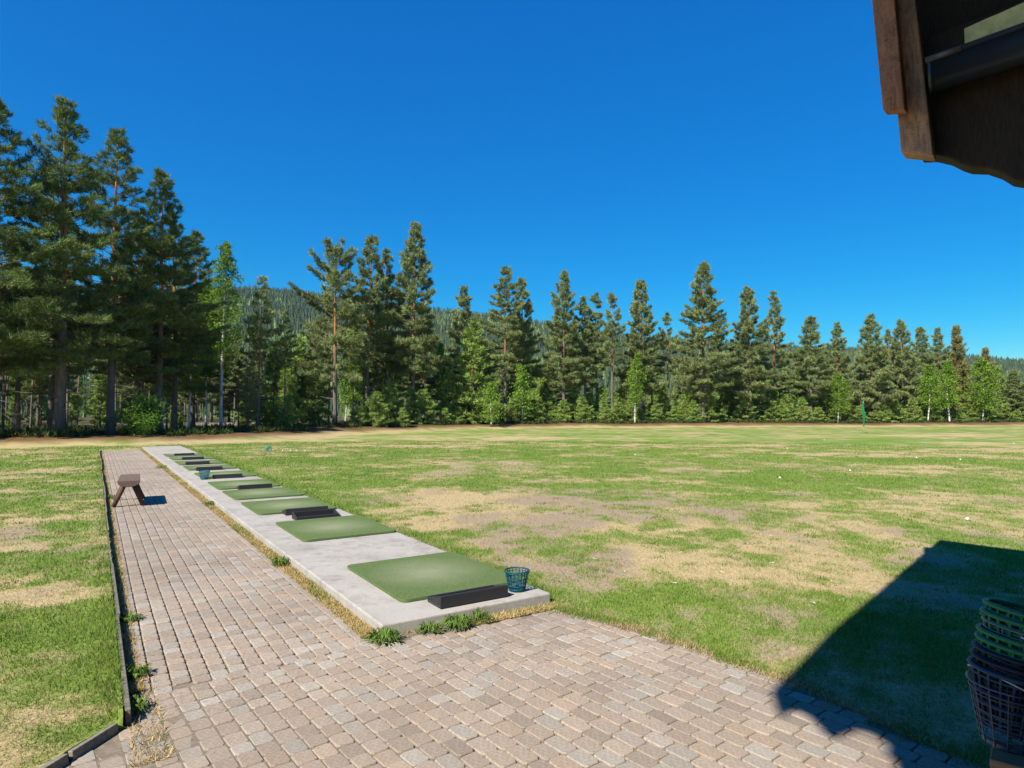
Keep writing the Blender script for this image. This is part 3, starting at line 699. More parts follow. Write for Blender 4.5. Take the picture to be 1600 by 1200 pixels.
tc_ = np.where(dryt, STRAW * rng.uniform(.8, 1.25, (n_, 1)), (GREEN * .8 + GREEN2 * .2) * rng.uniform(.65, 1.2, (n_, 1)))
T2, C2 = blades(tx, ty, tz, rng.uniform(.014, .038, n_) * (1 + tr_ / 25), .005 * (tr_ / 4) ** .7 * rng.uniform(.7, 1.3, n_), np.clip(rng.normal(.5, .2, n_), .05, .95), tc_)
T = np.concatenate([T, T2]); Cb = np.concatenate([Cb, C2])
go = link(bpy.data.objects.new('grass', tri_mesh('grass', T, Cb, M_blade))); tag(go, 'short patchy green and straw-coloured turf grass', 'grass', kind='stuff')

# dry grass and weeds in the joints beside slab, path and plaza
def strip(n, a0, a1, c0, c1, hmean, colf, zf=0.0):
    a = rng.uniform(0, 1, n) ** 1.8 * (a1 - a0) + a0; c = rng.uniform(c0, c1, n)
    kk = fbm(a * 3, c * 3, 1.2, 3); m_ = kk > .18; a, c, kk = a[m_], c[m_], kk[m_]
    x, y = AC(a, c); n = len(a); h = hmean * rng.uniform(.4, 1.5, n) * (.5 + kk)
    return blades(x, y, np.full(n, zf), h, .005 * (1 + np.hypot(x, y) / 9) * rng.uniform(.7, 1.3, n), np.clip(rng.normal(.7, .2, n), .1, .97), colf(n, kk))
def dryf(n, kk): 
    g_ = (rng.random((n, 1)) < .16 + .35 * (kk[:, None] > .58)); s_ = np.array([.50, .37, .18]) * rng.uniform(.7, 1.2, (n, 1))
    return np.where(g_, GREEN2 * rng.uniform(.7, 1.2, (n, 1)), s_)
parts = [strip(60000, .02, 28, -.13, -.003, .032, dryf), strip(12000, -.1, 27, -1.60, -1.52, .028, dryf), strip(900, -1.0, .6, -1.62, -1.45, .035, dryf, -.01), strip(2600, -.16, -.01, .55, 1.55, .034, dryf)]
xx = rng.uniform(0, 1, 5200); bx_ = np.interp(xx, [0, .25, .45, .75, 1], [.35, .75, 1.05, 1.73, 2.3]); by_ = np.interp(xx, [0, .25, .45, .75, 1], [5.5, 5.15, 4.85, 4.0, 2.85]) + rng.normal(0, .05, 5200); bx_ = bx_ + rng.normal(0, .05, 5200)
kk = fbm(bx_, by_, .4, 3); parts.append(blades(bx_, by_, np.zeros(5200), .035 * rng.uniform(.5, 1.4, 5200), np.full(5200, .006), np.clip(rng.normal(.65, .2, 5200), .1, .95), np.where((kk > .52)[:, None], GREEN2 * rng.uniform(.7, 1.2, (5200, 1)), STRAW * rng.uniform(.8, 1.2, (5200, 1)))))
# tufts between pavers
n = 3800; ri = rng.integers(0, len(bricks), n); pb = np.array([(b[0], b[1], b[2]) for b in bricks])[ri]; sel = fbm(pb[:, 0], pb[:, 1], .8, 3) > .56; pb = pb[sel]; n = len(pb)
px = pb[:, 0] + np.cos(pb[:, 2] + np.pi / 2) * .053 + np.cos(pb[:, 2]) * rng.uniform(-.07, .07, n); py = pb[:, 1] + np.sin(pb[:, 2] + np.pi / 2) * .053 + np.sin(pb[:, 2]) * rng.uniform(-.07, .07, n)
parts.append(blades(px, py, np.full(n, -.006), .016 * rng.uniform(.5, 1.5, n), np.full(n, .004), np.clip(rng.normal(.6, .2, n), .1, .95), GREEN2 * rng.uniform(.6, 1.1, (n, 1)) + np.array([.05, .01, 0])))
T = np.concatenate([p[0] for p in parts]); Cb = np.concatenate([p[1] for p in parts])
so = link(bpy.data.objects.new('dry_grass_fringe', tri_mesh('dry_grass_fringe', T, Cb, M_blade))); tag(so, 'straw-coloured dry grass fringe growing along slab and paving edges', 'grass', kind='stuff')
def weed(x, y, z, R, n, hmax, lab):
    root = empty('weed_clump', (x, y, z)); tr = []; cl = []
    for q in range(n):
        an = random.uniform(0, 6.283); rr_ = R * random.random() ** .7 * .45; ln_ = random.uniform(.5, 1) * R * .8; up = random.uniform(.25, 1) * hmax
        p0 = Vector((math.cos(an) * rr_, math.sin(an) * rr_, 0)); an2 = an + random.uniform(-.9, .9); o_ = Vector((math.cos(an2), math.sin(an2), 0))
        pm = p0 + o_ * ln_ * .5 + Vector((0, 0, up)); pe = p0 + o_ * ln_ + Vector((0, 0, up * random.uniform(.3, .9))); sd = Vector((-o_.y, o_.x, 0)) * random.uniform(.0035, .009)
        tr += [(p0, pm - sd, pm + sd), (pm - sd, pe, pm + sd)]; cc = np.array([.10, .165, .034]) * random.uniform(.6, 1.4); cl += [cc, cc]
    link(bpy.data.objects.new('leaf_tuft', tri_mesh('leaf_tuft', np.array([[tuple(v) for v in q] for q in tr]), np.array(cl), M_blade)), root); tag(root, lab, 'weed', 'weeds at the paving edges')
for (x, y, z, R, n, hm, lab) in [(-.93, 4.70, 0, .16, 150, .07, 'green weed clump at the front left corner of the slab'), (-.62, 4.90, 0, .12, 90, .06, 'small weed clump on the slab front edge, left of the larger one'), (-.42, 4.98, 0, .15, 160, .09, 'large weed clump in the middle of the slab front edge'),
                              (-.25, 5.12, 0, .09, 60, .10, 'thin upright weed against the slab front edge'), (-2.50, 6.98, 0, .14, 130, .09, 'leafy weed where the path meets the slab side'), (-5.35, 11.4, 0, .15, 80, .08, 'small weed at the slab side level with the bench'), (-10.35, 19.0, 0, .3, 90, .09, 'yellowish weed tuft far along the slab side'),
                              (-2.35, 4.08, 0, .10, 110, .07, 'dark weed clump under the timber edging near the camera'), (-2.10, 3.62, 0, .10, 110, .06, 'weed clump at the corner where the timber edging turns'), (-3.05, 5.15, 0, .13, 120, .05, 'flat grassy weed patch growing on the path edge'), (-7.65, 12.35, 0, .16, 70, .08, 'weed at the timber edging behind the bench')]: weed(x, y, z, R, n, hm, lab)

# ------------------------------------------------------------------ trees
def tuft_tris(O, D, n, ln, wd, spread, cols, cj=.25, up=.0, face=False):
    O = np.repeat(O, n, 0); D = np.repeat(D, n, 0); C = np.repeat(cols, n, 0); N_ = len(O)
    d = D + rng.normal(0, spread, (N_, 3)); d[:, 2] += up; d /= np.linalg.norm(d, axis=1)[:, None] + 1e-9
    n0 = rng.normal(0, .75, (N_, 3))
    if face:
        hx = O[:, :2] - np.repeat(0, 2); hl = np.linalg.norm(hx, axis=1)[:, None] + .05
        n0[:, :2] += hx / hl * .8; n0[:, 2] += .55
    s = np.cross(d, n0); s /= np.linalg.norm(s, axis=1)[:, None] + 1e-9
    l = ln * rng.uniform(.6, 1.25, (N_, 1)); w_ = wd * rng.uniform(.7, 1.3, (N_, 1))
    O = O + rng.normal(0, ln * .18, (N_, 3))
    return np.stack([O - s * w_ * .5, O + s * w_ * .5, O + d * l], 1), C * rng.uniform(1 - cj, 1 + cj, (N_, 1))
def pine_meshes(seed, H, W_, cb, style, ntuft, tl, tw, whorl, nbr, trunk_r, dense=1.0, dead=6, tm=(1, 1, 1)):
    r = random.Random(seed); tb = MB(); O = []; D = []; Cs = []
    npt = 12; bx_, by_ = r.uniform(-.35, .35), r.uniform(-.35, .35); ph = r.uniform(0, 6)
    def axis(z):
        t_ = z / H; return Vector((bx_ * t_ * t_ + .10 * math.sin(3 * t_ + ph) * t_, by_ * t_ * t_ + .10 * math.cos(2.5 * t_ + ph) * t_, z))
    pts = [axis(H * q / npt * .985) for q in range(npt + 1)]; pts[0].z = -.3
    rad = [trunk_r * ((1 - q / npt) ** .85 * .97 + .03) * (1.35 if q == 0 else 1) for q in range(npt + 1)]
    lowb, upb = np.array([.135, .115, .10]), np.array([.30, .135, .058])
    cols = [tuple(lowb + (upb - lowb) * float(sstep(.28, .6, q / npt))) for q in range(npt + 1)]
    tb.tube(pts, rad, 10, cols=cols)
    zb = cb * H; z = zb
    while z < H * .985:
        t_ = (z - zb) / (H - zb)
        if style == 'cone': wr = W_ * (1 - t_) ** .84 * min(1, .62 + t_ * 3.0) + .10
        elif style == 'flat': wr = W_ * math.sqrt(max(0, 1 - (abs(t_ - .32) / .66) ** 2.0)) * (1 - .35 * t_) + .22
        else: wr = W_ * (1 - t_ ** 1.15) * min(1, .5 + t_ * 2.5) + .10
        nb = max(3, int(round(nbr * (1 - .35 * t_))))
        a0 = r.uniform(0, 6.28)
        for q in range(nb):
            if r.random() > dense * (.94 if H > 8 else 1): continue
            an = a0 + 6.283 * q / nb + r.uniform(-.45, .45); L = max(.22, wr * r.choice([.55, .7, .85, 1.0, 1.08, 1.2]) * r.uniform(.85, 1.12))
            el = math.radians(-12 + 58 * t_ ** 1.2 + r.uniform(-12, 12)); hd = Vector((math.cos(an), math.sin(an), 0)); o = axis(z + r.uniform(-.2, .2))
            P = []; ns = 5
            for s in range(ns + 1):
                u_ = s / ns; P.append(o + hd * (L * u_ * math.cos(el)) + Vector((0, 0, L * (u_ * math.sin(el) + .16 * u_ * u_))))
            br = .012 + .022 * L / 3
            tb.tube(P, [br * (1 - .8 * s / ns) for s in range(ns + 1)], 3, (.20, .105, .06) if t_ > .25 else (.15, .11, .085), False)
            side = Vector((-hd.y, hd.x, 0)); nsh = max(3, int(L * 5.5))
            age = .5 + .5 * (1 - t_) * r.random()
            base = np.array([.180, .242, .094]) * (1 - .26 * age) + np.array([.30, .245, .105]) * .26 * age
            base = base * r.uniform(.75, 1.25) * np.array(tm)
            for s in range(nsh):
                u_ = .28 + .72 * (s + r.random()) / nsh; f_ = min(ns - 1, int(u_ * ns)); p = P[f_].lerp(P[f_ + 1], u_ * ns - f_) if u_ < 1 else P[-1]
                sl = (.22 + .38 * L * (1.05 - u_)) * r.uniform(.5, 1.1)
                sg = 1 if s % 2 else -1
                dv = (hd * .75 + side * sg * r.uniform(.45, 1.0) + Vector((0, 0, r.uniform(-.05, .45)))).normalized()
                for f2 in ((.35, .7, 1.0) if sl > .45 else (.55, 1.0)):
                    pp = p + dv * sl * f2; O.append(tuple(pp)); D.append(tuple(dv * .7 + Vector((0, 0, .55)))); Cs.append(base * r.uniform(.8, 1.2))
            for f2 in (.0, .12): O.append(tuple(P[-1] - hd * f2)); D.append(tuple(hd * .6 + Vector((0, 0, .7)))); Cs.append(base)
        z += whorl * r.uniform(.8, 1.2) * (1 - .35 * t_)
    O.append(tuple(axis(H * .985))); D.append((0, 0, 1.2)); Cs.append(np.array([.06, .10, .035])); O.append(tuple(axis(H * .96))); D.append((0, 0, 1.2)); Cs.append(np.array([.06, .10, .035]))
    for q in range(dead):
        z = r.uniform(.35, 1.0) * zb; an = r.uniform(0, 6.28); L = r.uniform(.5, 1.6) * W_ * .45; o = axis(z); hd = Vector((math.cos(an), math.sin(an), r.uniform(-.25, .15)))
        P = [o, o + hd * L * .5 + Vector((0, 0, r.uniform(-.1, .1))), o + hd * L + Vector((0, 0, r.uniform(-.35, .1)))]; tb.tube(P, [.022, .014, .005], 3, (.20, .18, .16), False)
    T, C = tuft_tris(np.array(O), np.array(D), ntuft, tl, tw, .55, np.array(Cs), .3, face=True)
    return tb.mesh('trunk', M_bark), tri_mesh('crown', T, C, M_needle), len(T)
def birch_meshes(seed, H, W_, cb, nleaf, ls, trunk_r, lean=.3, nb=34, bright=1.0):
    r = random.Random(seed); tb = MB(); pts = []; rad = []; cols = []; npt = 14; lx, ly = r.uniform(-lean, lean), r.uniform(-lean, lean)
    def axis(z): t_ = z / H; return Vector((lx * t_ ** 1.5 + .12 * math.sin(4 * t_ + seed), ly * t_ ** 1.5 + .1 * math.cos(3 * t_ + seed), z))
    for q in range(npt * 3 + 1):
        u_ = q / (npt * 3); pts.append(axis(u_ * H * .98)); rad.append(trunk_r * (1 - u_) ** .8 + .006)
        k_ = .62 if r.random() > .28 else r.uniform(.06, .35); cols.append((k_, k_ * .97, k_ * .92) if u_ > .03 else (.12, .11, .1))
    pts[0].z = -.2; tb.tube(pts, rad, 8, cols=cols)
    O = []; Cs = []
    for q in range(nb):
        z = H * (cb + (1 - cb) * (q / nb) ** .9 * .98); t_ = (z / H - cb) / (1 - cb); an = q * 2.4 + r.uniform(-.5, .5)
        L = W_ * (.35 + .65 * math.sin(math.pi * min(1, .22 + .78 * t_)) ** .8) * (1 - t_ ** 3 * .7) * r.uniform(.6, 1.1); el = math.radians(r.uniform(25, 60)); hd = Vector((math.cos(an), math.sin(an), 0)); o = axis(z); P = []
        for s in range(6): u_ = s / 5; P.append(o + hd * L * u_ * math.cos(el * .7) + Vector((0, 0, L * (u_ * math.sin(el) - .55 * u_ ** 2.2))))
        tb.tube(P, [.018 * (1 - .85 * s / 5) * (.4 + L / 2.5) for s in range(6)], 3, (.14, .10, .08), False)
        for s in range(int(nleaf / nb)):
            u_ = r.uniform(.2, 1.05); f_ = min(4, int(u_ * 5)); p = P[f_].lerp(P[f_ + 1], min(1.2, u_ * 5 - f_)); R_ = .14 + .20 * L
            O.append((p.x + r.gauss(0, R_ * .5), p.y + r.gauss(0, R_ * .5), p.z + r.gauss(-.1, R_ * .55)))
            Cs.append(np.array([.155, .255, .036]) * bright * r.uniform(.75, 1.25))
    O = np.array(O); D = rng.normal(0, 1, O.shape)
    T, C = tuft_tris(O, D, 1, ls, ls * .8, .6, np.array(Cs), .25)
    return tb.mesh('trunk', M_bark_birch), tri_mesh('crown', T, C, M_leaf), len(T)
def bush_mesh(seed, H, W_, n, ls):
    r = random.Random(seed); tb = MB(); O = []; Cs = []
    for q in range(16):
        an = r.uniform(0, 6.28); L = W_ * r.uniform(.3, 1); e = Vector((math.cos(an) * L, math.sin(an) * L, H * r.uniform(.4, 1) * (1.1 - .4 * L / W_))); tb.tube([(0, 0, -.1), e * .5 + Vector((0, 0, .2)), e], [.02, .014, .005], 4, (.12, .09, .07), False)
        for s in range(n // 16):
            u_ = r.uniform(.25, 1.1); O.append(tuple(e * u_ + Vector((r.gauss(0, .22), r.gauss(0, .22), r.gauss(0, .2))))); Cs.append(np.array([.105, .20, .032]) * r.uniform(.7, 1.3))
    T, C = tuft_tris(np.array(O), rng.normal(0, 1, (len(O), 3)), 1, ls, ls * .7, .5, np.array(Cs), .3)
    return tb.mesh('stems', M_bark), tri_mesh('foliage', T, C, M_leaf), len(T)
m, t, b = mat('birch_bark', .8, .2); M_bark_birch = m
n1 = noise(t, 6, 5, .6, stretch=(1, 1, 3)); r1 = ramp(t, n1.outputs[0], [(.36, (.35, .33, .3)), (.46, (1, 1, 1))]); c = mixc(t, tint(t), r1.outputs[0], 1.0, 'MULTIPLY'); t.links.new(c, b.inputs['Base Color'])
ntri = 0
def P_(*a, **k):
    global ntri
    q = pine_meshes(*a, **k); ntri += q[2]; return q
# near pines (18 m), far pines (16 m), young pines, birches
NEAR = [P_(11, 17, 4.3, .20, 'round', 18, .27, .038, .52, 6, .27, .95, 16, (.68, .76, .64)), P_(12, 18, 4.0, .22, 'cone', 18, .27, .038, .52, 6, .30, .95, 20, (.68, .76, .64)), P_(13, 18, 3.5, .26, 'cone', 18, .27, .038, .5, 5, .22, .9, 16, (.68, .76, .64)), P_(14, 17, 3.7, .24, 'cone', 18, .27, .038, .52, 6, .23, .92, 14, (.68, .76, .64)), P_(15, 16, 3.6, .2, 'round', 18, .27, .038, .52, 5, .22, .9, 14, (.68, .76, .64))]
FAR = [P_(21, 16, 4.0, .30, 'flat', 16, .34, .058, .62, 5, .24, .85), P_(22, 18, 2.9, .38, 'cone', 15, .34, .058, .6, 5, .19, .9), P_(23, 17, 3.0, .34, 'round', 15, .34, .058, .6, 5, .2, .85), P_(24, 18, 3.3, .26, 'cone', 16, .34, .058, .56, 6, .22, .95),
       P_(25, 16, 3.2, .28, 'round', 16, .34, .058, .58, 5, .2, .9), P_(26, 16, 3.1, .24, 'cone', 16, .34, .058, .56, 6, .2, .95), P_(27, 15, 2.5, .46, 'round', 15, .34, .058, .55, 5, .17, .85), P_(28, 17, 3.7, .20, 'cone', 16, .34, .058, .55, 6, .24, .95), P_(29, 13, 3.4, .10, 'cone', 16, .34, .058, .5, 7, .2, .97, 0)]
YOUNG = [P_(41, 3.0, 1.2, .03, 'round', 12, .22, .05, .24, 6, .05, .8, 0, (1.2, 1.4, .85)), P_(42, 2.4, 1.1, .03, 'round', 12, .22, .05, .2, 6, .05, .95, 0, (1.2, 1.4, .85)), P_(43, 4.5, 1.5, .05, 'round', 11, .26, .05, .34, 6, .07, .8, 0, (1.2, 1.4, .85)), P_(44, 7.0, 1.5, .1, 'cone', 9, .3, .06, .4, 6, .09, .92, 2, (1.2, 1.4, .85))]
SLIM = P_(31, 14, 1.5, .55, 'round', 8, .38, .07, .6, 5, .12, .8, 14)
SPRUCE = P_(51, 13, 2.3, .06, 'cone', 8, .36, .075, .42, 7, .18, .97, 0, (1.0, .75, .7))
BIRCH = [birch_meshes(61, 15, 2.2, .30, 9000, .14, .13, .8, 46), birch_meshes(62, 8, 1.5, .25, 4200, .15, .07, .3, 34, 1.15), birch_meshes(63, 7, 1.9, .18, 5200, .15, .06, .25, 38, 1.05), birch_meshes(64, 5, 1.1, .18, 2600, .13, .04, .15, 28, 1.3)]
BUSH = bush_mesh(71, 2.2, 1.3, 5200, .12)
def zg(x, y): return float(ground_z(np.array([float(x)]), np.array([float(y)]))[0])
def tree(kind, x, y, H, H0, rz, label, cat, group=None, sxy=1.0, name='pine_tree', parts=('trunk', 'crown')):
    s = H / H0; root = empty(name, (x, y, zg(x, y) - .05), rz, (s * sxy, s * sxy, s))
    for nm, me in zip(parts, kind[:2]): link(bpy.data.objects.new(nm, me), root)
    tag(root, label, cat, group); return root
tree(NEAR[0], -25.6, 31, 16.8, 17, .5, 'tall dark pine cut by the left edge of the view', 'pine')
for q, (x, y) in enumerate(((-33, 25.5), (-37, 22), (-31.5, 29.5), (-41, 26), (-36.5, 31), (-45, 20))): tree(NEAR[q % 5], x, y, 15 + q % 3, 17, q * 1.3, 'pine of the wood edge beyond the left side of the view', 'pine', 'pines beyond the left side')
tree(NEAR[1], -24.0, 34, 18.1, 18, 1.9, 'tallest big pine at left with a thick flared grey trunk', 'pine')
for q, (x, y, hh, lab) in enumerate(((-29.5, 41, 15.5, 'dark pine filling the gap behind the two leftmost pines'), (-27.5, 47, 16, 'dark pine seen between the thick trunk and slender pine'), (-34, 44, 14.5, 'pine behind the pine cut by the left edge'), (-26.5, 53, 16.5, 'pine standing behind the slender pine'))): tree(NEAR[(q + 2) % 5], x, y, hh, 17, q * 2.1, lab, 'pine', 'dark pines behind the left group')
tree(NEAR[2], -23.8, 38, 18.6, 18, .3, 'tall slender pine, second large trunk from the left', 'pine')
tree(NEAR[3], -22.9, 41.5, 17.1, 17, 2.5, 'dark-trunked pine standing behind the bright green bush', 'pine')
tree(NEAR[4], -23.2, 44, 15.2, 16, 4.1, 'pine with orange patches on its trunk right of the bush', 'pine')
ROW = [(0, -15.2, 55, 15.9, 16, 'broad flat-crowned pine with bare grey trunk at the shadow edge', .84), (1, -13.6, 60, 18.3, 18, 'narrow dark pine just right of the broad flat-crowned pine', 1.0), (2, -12.2, 63, 17.4, 17, 'narrow pine tucked left of the tallest middle pine', .9), (3, -9.6, 62, 19.9, 18, 'tallest pine in the middle of the far tree line', .95),
       (4, -5.2, 70, 15.3, 16, 'shorter pine right of the tallest middle pine, brown-tinged', .95), (1, -.7, 68, 17.2, 18, 'tall thin pine with a long bare grey trunk near the middle', 1.05), (5, 1.3, 72, 16.7, 16, 'dense pine close behind the right of the thin bare-trunked pine', .8), (3, 5.8, 72, 17.4, 18, 'pointed pine standing above its neighbours just right of centre', .9),
       (4, 8.5, 74, 14.9, 16, 'left pine of a blunt-topped close pair right of centre', .85), (6, 10.1, 76, 15.5, 15, 'right pine of the blunt-topped close pair', .95), (6, 11.4, 73, 15.0, 15, 'thin pine with a bare orange trunk behind the bright birch', .85), (5, 14.9, 74, 16.8, 16, 'pine rising directly behind the bright young birch', .9),
       (6, 18.6, 76, 13.2, 15, 'short slim pine left of the biggest right-hand pine', .9), (7, 21.8, 73, 18.6, 17, 'biggest wide pine on the right half of the tree line', .95), (7, 28.0, 75, 16.2, 17, 'bulky pine next right of the biggest wide pine', .95), (2, 32.9, 80, 16.6, 17, 'narrow-topped pine peeping behind the bulky pine', .9),
       (5, 36.0, 77, 13.1, 16, 'rounded dark pine midway along the right tree line', 1.15), (4, 40.6, 80, 12.6, 16, 'lower pine just left of the furled flag', .95), (8, 43.3, 77, 13.0, 13, 'dense pine directly behind the furled flag', .85), (4, 47.4, 80, 11.8, 16, 'left one of two close pines right of the flag', .8), (8, 48.3, 79, 12.7, 13, 'right one of two close pines right of the flag', .75),
       (5, 52.8, 82, 12.4, 16, 'pine behind the left white-trunked birch at right', .95), (4, 55.5, 83, 12.4, 16, 'pine behind the right white-trunked birch at right', .9)]
for i, (k, x, y, H, H0, lab, sx) in enumerate(ROW): tree(FAR[k], x, y, H, H0, i * 1.7, lab, 'pine', 'pines of the far tree line', sx * 1.0)
tree(SPRUCE, 57.2, 82, 12.4, 13, .4, 'brownish pointed spruce near the right end of the tree line', 'spruce', None, .85, 'spruce_tree')
tree(SPRUCE, 62.2, 84, 9.8, 13, 1.4, 'small brownish spruce top behind the rightmost birch', 'spruce', None, .9, 'spruce_tree')
tree(FAR[8], 62.8, 80, 6.6, 13, 1.0, 'low dark pine at the right edge of the view', 'pine', None, 1.3)
tree(YOUNG[3], -4.1, 66, 10.3, 7, .3, 'pale green young pine in the middle below the taller pines', 'pine', None, 1.15)
tree(BIRCH[0], -22.6, 50, 15.2, 15, 1.0, 'tall airy birch with white trunk right of the left pines', 'birch', None, 1.0, 'birch_tree')
tree(BIRCH[0], -24.9, 52, 12.5, 15, 3.0, 'slimmer white-trunked birch beside the tall airy birch', 'birch', None, .9, 'birch_tree')
tree(BIRCH[0], -23.7, 47, 9.6, 15, 5.0, 'small leaning white birch left of the tall airy birch', 'birch', None, .9, 'birch_tree')
for k, x, y, H, H0, lab, sx in [(1, -7.4, 67, 8.8, 8, 'yellow-green birch below the tallest middle pine', 1.0), (3, -2.0, 63, 4.6, 5, 'small bright bushy birch at the field edge near the centre', 1.3), (3, 1.0, 67, 6.4, 5, 'bright young birch right of the bare-trunked pine', 1.0), (1, 13.7, 71, 8.0, 8, 'bright green birch with thin white stem right of centre', .95),
                              (2, 38.2, 75, 6.0, 7, 'pale bushy birch just left of the flag', 1.1), (1, 49.4, 76, 7.0, 8, 'left one of two white-trunked birches at right', 1.25), (1, 51.9, 76, 7.6, 8, 'right one of two white-trunked birches at right', 1.35), (2, 56.6, 77, 7.9, 7, 'broad yellow-green birch near the right edge', 1.15)]:
    tree(BIRCH[k], x, y, H, H0, x, lab, 'birch', 'birches along the far tree line', sx, 'birch_tree')
tree(BUSH, -19.6, 34.3, 2.35, 2.2, 0, 'bright green leafy bush at the foot of the left pines', 'bush', None, .95, 'leafy_bush', ('stems', 'foliage'))
# young pines and shrubs lining the field edge
rr = random.Random(3)
xs = -12.8; thick = []
while xs < 66:
    ye = float(np.interp(xs, EX, EY))
    for rowi in range(2):
        k = rr.choice([0, 1, 1, 2]) if rowi == 0 else rr.choice([0, 2, 2, 3]); H0 = [3.0, 2.4, 4.5, 7.0][k]; H = H0 * rr.uniform(.6, 1.0) * (1.0 if rowi else .8)
        x = xs + rr.uniform(-.5, .5); y = ye + 1.6 + rowi * 3.2 + rr.uniform(0, 1.6)
        thick.append((x, rowi, tree(YOUNG[k], x, y, H, H0, rr.uniform(0, 6.28), 'young pine', 'young pine', 'young pines of the field edge thicket', 1.15, 'young_pine')))
    xs += rr.uniform(1.1, 1.8)
SHORT = ['the broad flat-crowned pine', 'the narrow dark pine', 'the narrow tucked pine', 'the tallest middle pine', 'the brown-tinged shorter pine', 'the thin bare-trunked pine', 'the dense central pine', 'the pointed pine', 'the blunt pair\'s left pine', 'the blunt pair\'s right pine', 'the orange-trunked thin pine', 'the pine behind the birch', 'the short slim pine', 'the biggest wide pine', 'the bulky pine', 'the narrow-topped pine', 'the rounded dark pine', 'the pine left of the flag', 'the furled flag', 'the flag\'s right-hand pine pair', 'the second pine right of the flag', 'the left white-trunked birch', 'the right white-trunked birch']
ORD = ['first', 'second', 'third', 'fourth', 'fifth', 'sixth', 'seventh', 'eighth', 'ninth', 'tenth', 'eleventh', 'twelfth', 'thirteenth', 'fourteenth', 'fifteenth']
bins = {}
for (x, rowi, o) in sorted(thick, key=lambda q: q[0] / q[2].location.y):
    k = min(range(len(ROW)), key=lambda q: abs(ROW[q][1] / ROW[q][2] - x / o.location.y)); bins.setdefault((k, rowi), []).append(o)
for (k, rowi), L in bins.items():
    for q, o in enumerate(L):
        o['label'] = f'{ORD[q]} low young pine from the left before {SHORT[k]}' if rowi == 0 else f'{ORD[q]} taller young pine from the left beneath {SHORT[k]}'
for q in range(26):
    x = rr.uniform(-60, -15); y = rr.uniform(48, 66); k = rr.choice([0, 2, 3]); H0 = [3.0, 2.4, 4.5, 7.0][k]
    tree(YOUNG[k], x, y, H0 * rr.uniform(.5, .9), H0, rr.uniform(0, 6.28), 'young pine under the big trees of the left wood', 'young pine', 'young pines in the left wood', 1.0, 'young_pine')
for (x, y, H) in ((-20.5, 55, 7.2), (-19.4, 58, 7.8), (-18.6, 53, 5.6), (-21.5, 60, 8.0), (-17.6, 57, 6.4)):
    tree(YOUNG[3], x, y, H, 7, x, {-20.5: 'mid-height dark pine nearest the tall airy birch', -19.4: 'tall one of the dark pines left of the flat-crowned pine', -18.6: 'lowest dark pine between birch and flat-crowned pine', -21.5: 'dark pine rising behind the tall airy birch', -17.6: 'dark pine closest left of the flat-crowned pine'}[x], 'pine', 'dark pines right of the tall birch', 1.0)
# the wood behind
cnt = 0
def far_enough(x, y, L, d): return all((x - a) ** 2 + (y - b) ** 2 > d * d for a, b in L)
used = [(q[1], q[2]) for q in ROW]
while cnt < 150:
    if cnt < 60: x = rr.uniform(-75, -14); y = rr.uniform(46, 110); H = rr.uniform(9, 14.5)
    else: x = rr.uniform(-25, 85); y = float(np.interp(x, EX, EY)) + rr.uniform(9, 42); H = rr.uniform(7.5, 12.0)
    if y < float(np.interp(x, EX, EY)) + 6 or not far_enough(x, y, used, 2.2): continue
    if abs(x / y + .455) < .02 and y < 75: continue
    if -.43 < x / y < -.325: H = min(H, y * .105)
    used.append((x, y)); k = rr.choice([1, 2, 4, 5, 6, 6, 3]); H0 = [16, 18, 17, 18, 16, 16, 15, 17, 13][k]
    if x < -14 and rr.random() < .12: tree(BIRCH[1], x, y, H * .8, 8, rr.uniform(0, 6), 'slim birch among the trunks of the wood behind', 'birch', 'birches of the wood behind', 1, 'birch_tree')
    elif x > -14 and rr.random() < .5: tree(YOUNG[3], x, y - 4, rr.uniform(5, 8.5), 7, rr.uniform(0, 6.28), 'pale green half-grown pine between the trunks of the far tree line', 'pine', 'half-grown pines between the trunks', 1.15)
    else: tree(FAR[k], x, y, H, H0, rr.uniform(0, 6.28), 'thin pine in the dense wood behind the front trees', 'pine', 'pines of the wood behind', 1.1 if x > -14 else .9)
    cnt += 1

for q in range(30):
    x = rr.uniform(-52, -17); y = rr.uniform(38, 62)
    if y < float(np.interp(x, EX, EY)) + 5 or abs(y - 46 - .08 * x) < 2.6: continue
    tree(SLIM, x, y, rr.uniform(8, 13), 14, rr.uniform(0, 6.28), 'slim bare pine trunk in the shade of the left wood', 'pine', 'slim trunks of the left wood', 1.0)
for q in range(26):
    y = rr.uniform(76, 125); x = rr.uniform(-.66, -.40) * y
    tree(FAR[rr.choice([4, 5, 8])], x, y, rr.uniform(8, 13) if x / y < -.43 else rr.uniform(6, 9), 15, rr.uniform(0, 6.28), 'hazy pine far back through the gap behind the birches', 'pine', 'pines far back behind the birches', 1.1)
# heath undergrowth on the forest floor
Nu = 26000; x = rng.uniform(-75, 80, Nu); y = np.interp(x, EX, EY) + rng.exponential(9, Nu) + .8
bq = beyond(x, y); kk = fbm(x, y, 3, 3); ok = (bq > .6) & (kk > .42) & ~((np.abs(y - 46 - .08 * x) < 2.4) & (x < -20)); x, y, kk = x[ok], y[ok], kk[ok]; n = len(x)
O_ = np.stack([x, y, ground_z(x, y) + .05], -1); cols = np.array([.060, .095, .030]) * rng.uniform(.6, 1.4, (n, 1)) + np.array([.05, .015, .0]) * (rng.random((n, 1)) < .2)
T, C = tuft_tris(O_, np.tile([0, 0, 1.0], (n, 1)), 7, .34, .09, .75, cols, .3)
uo = link(bpy.data.objects.new('heath_undergrowth', tri_mesh('heath_undergrowth', T, C, M_leaf))); tag(uo, 'low dark heath undergrowth on the forest floor', 'undergrowth', kind='stuff')

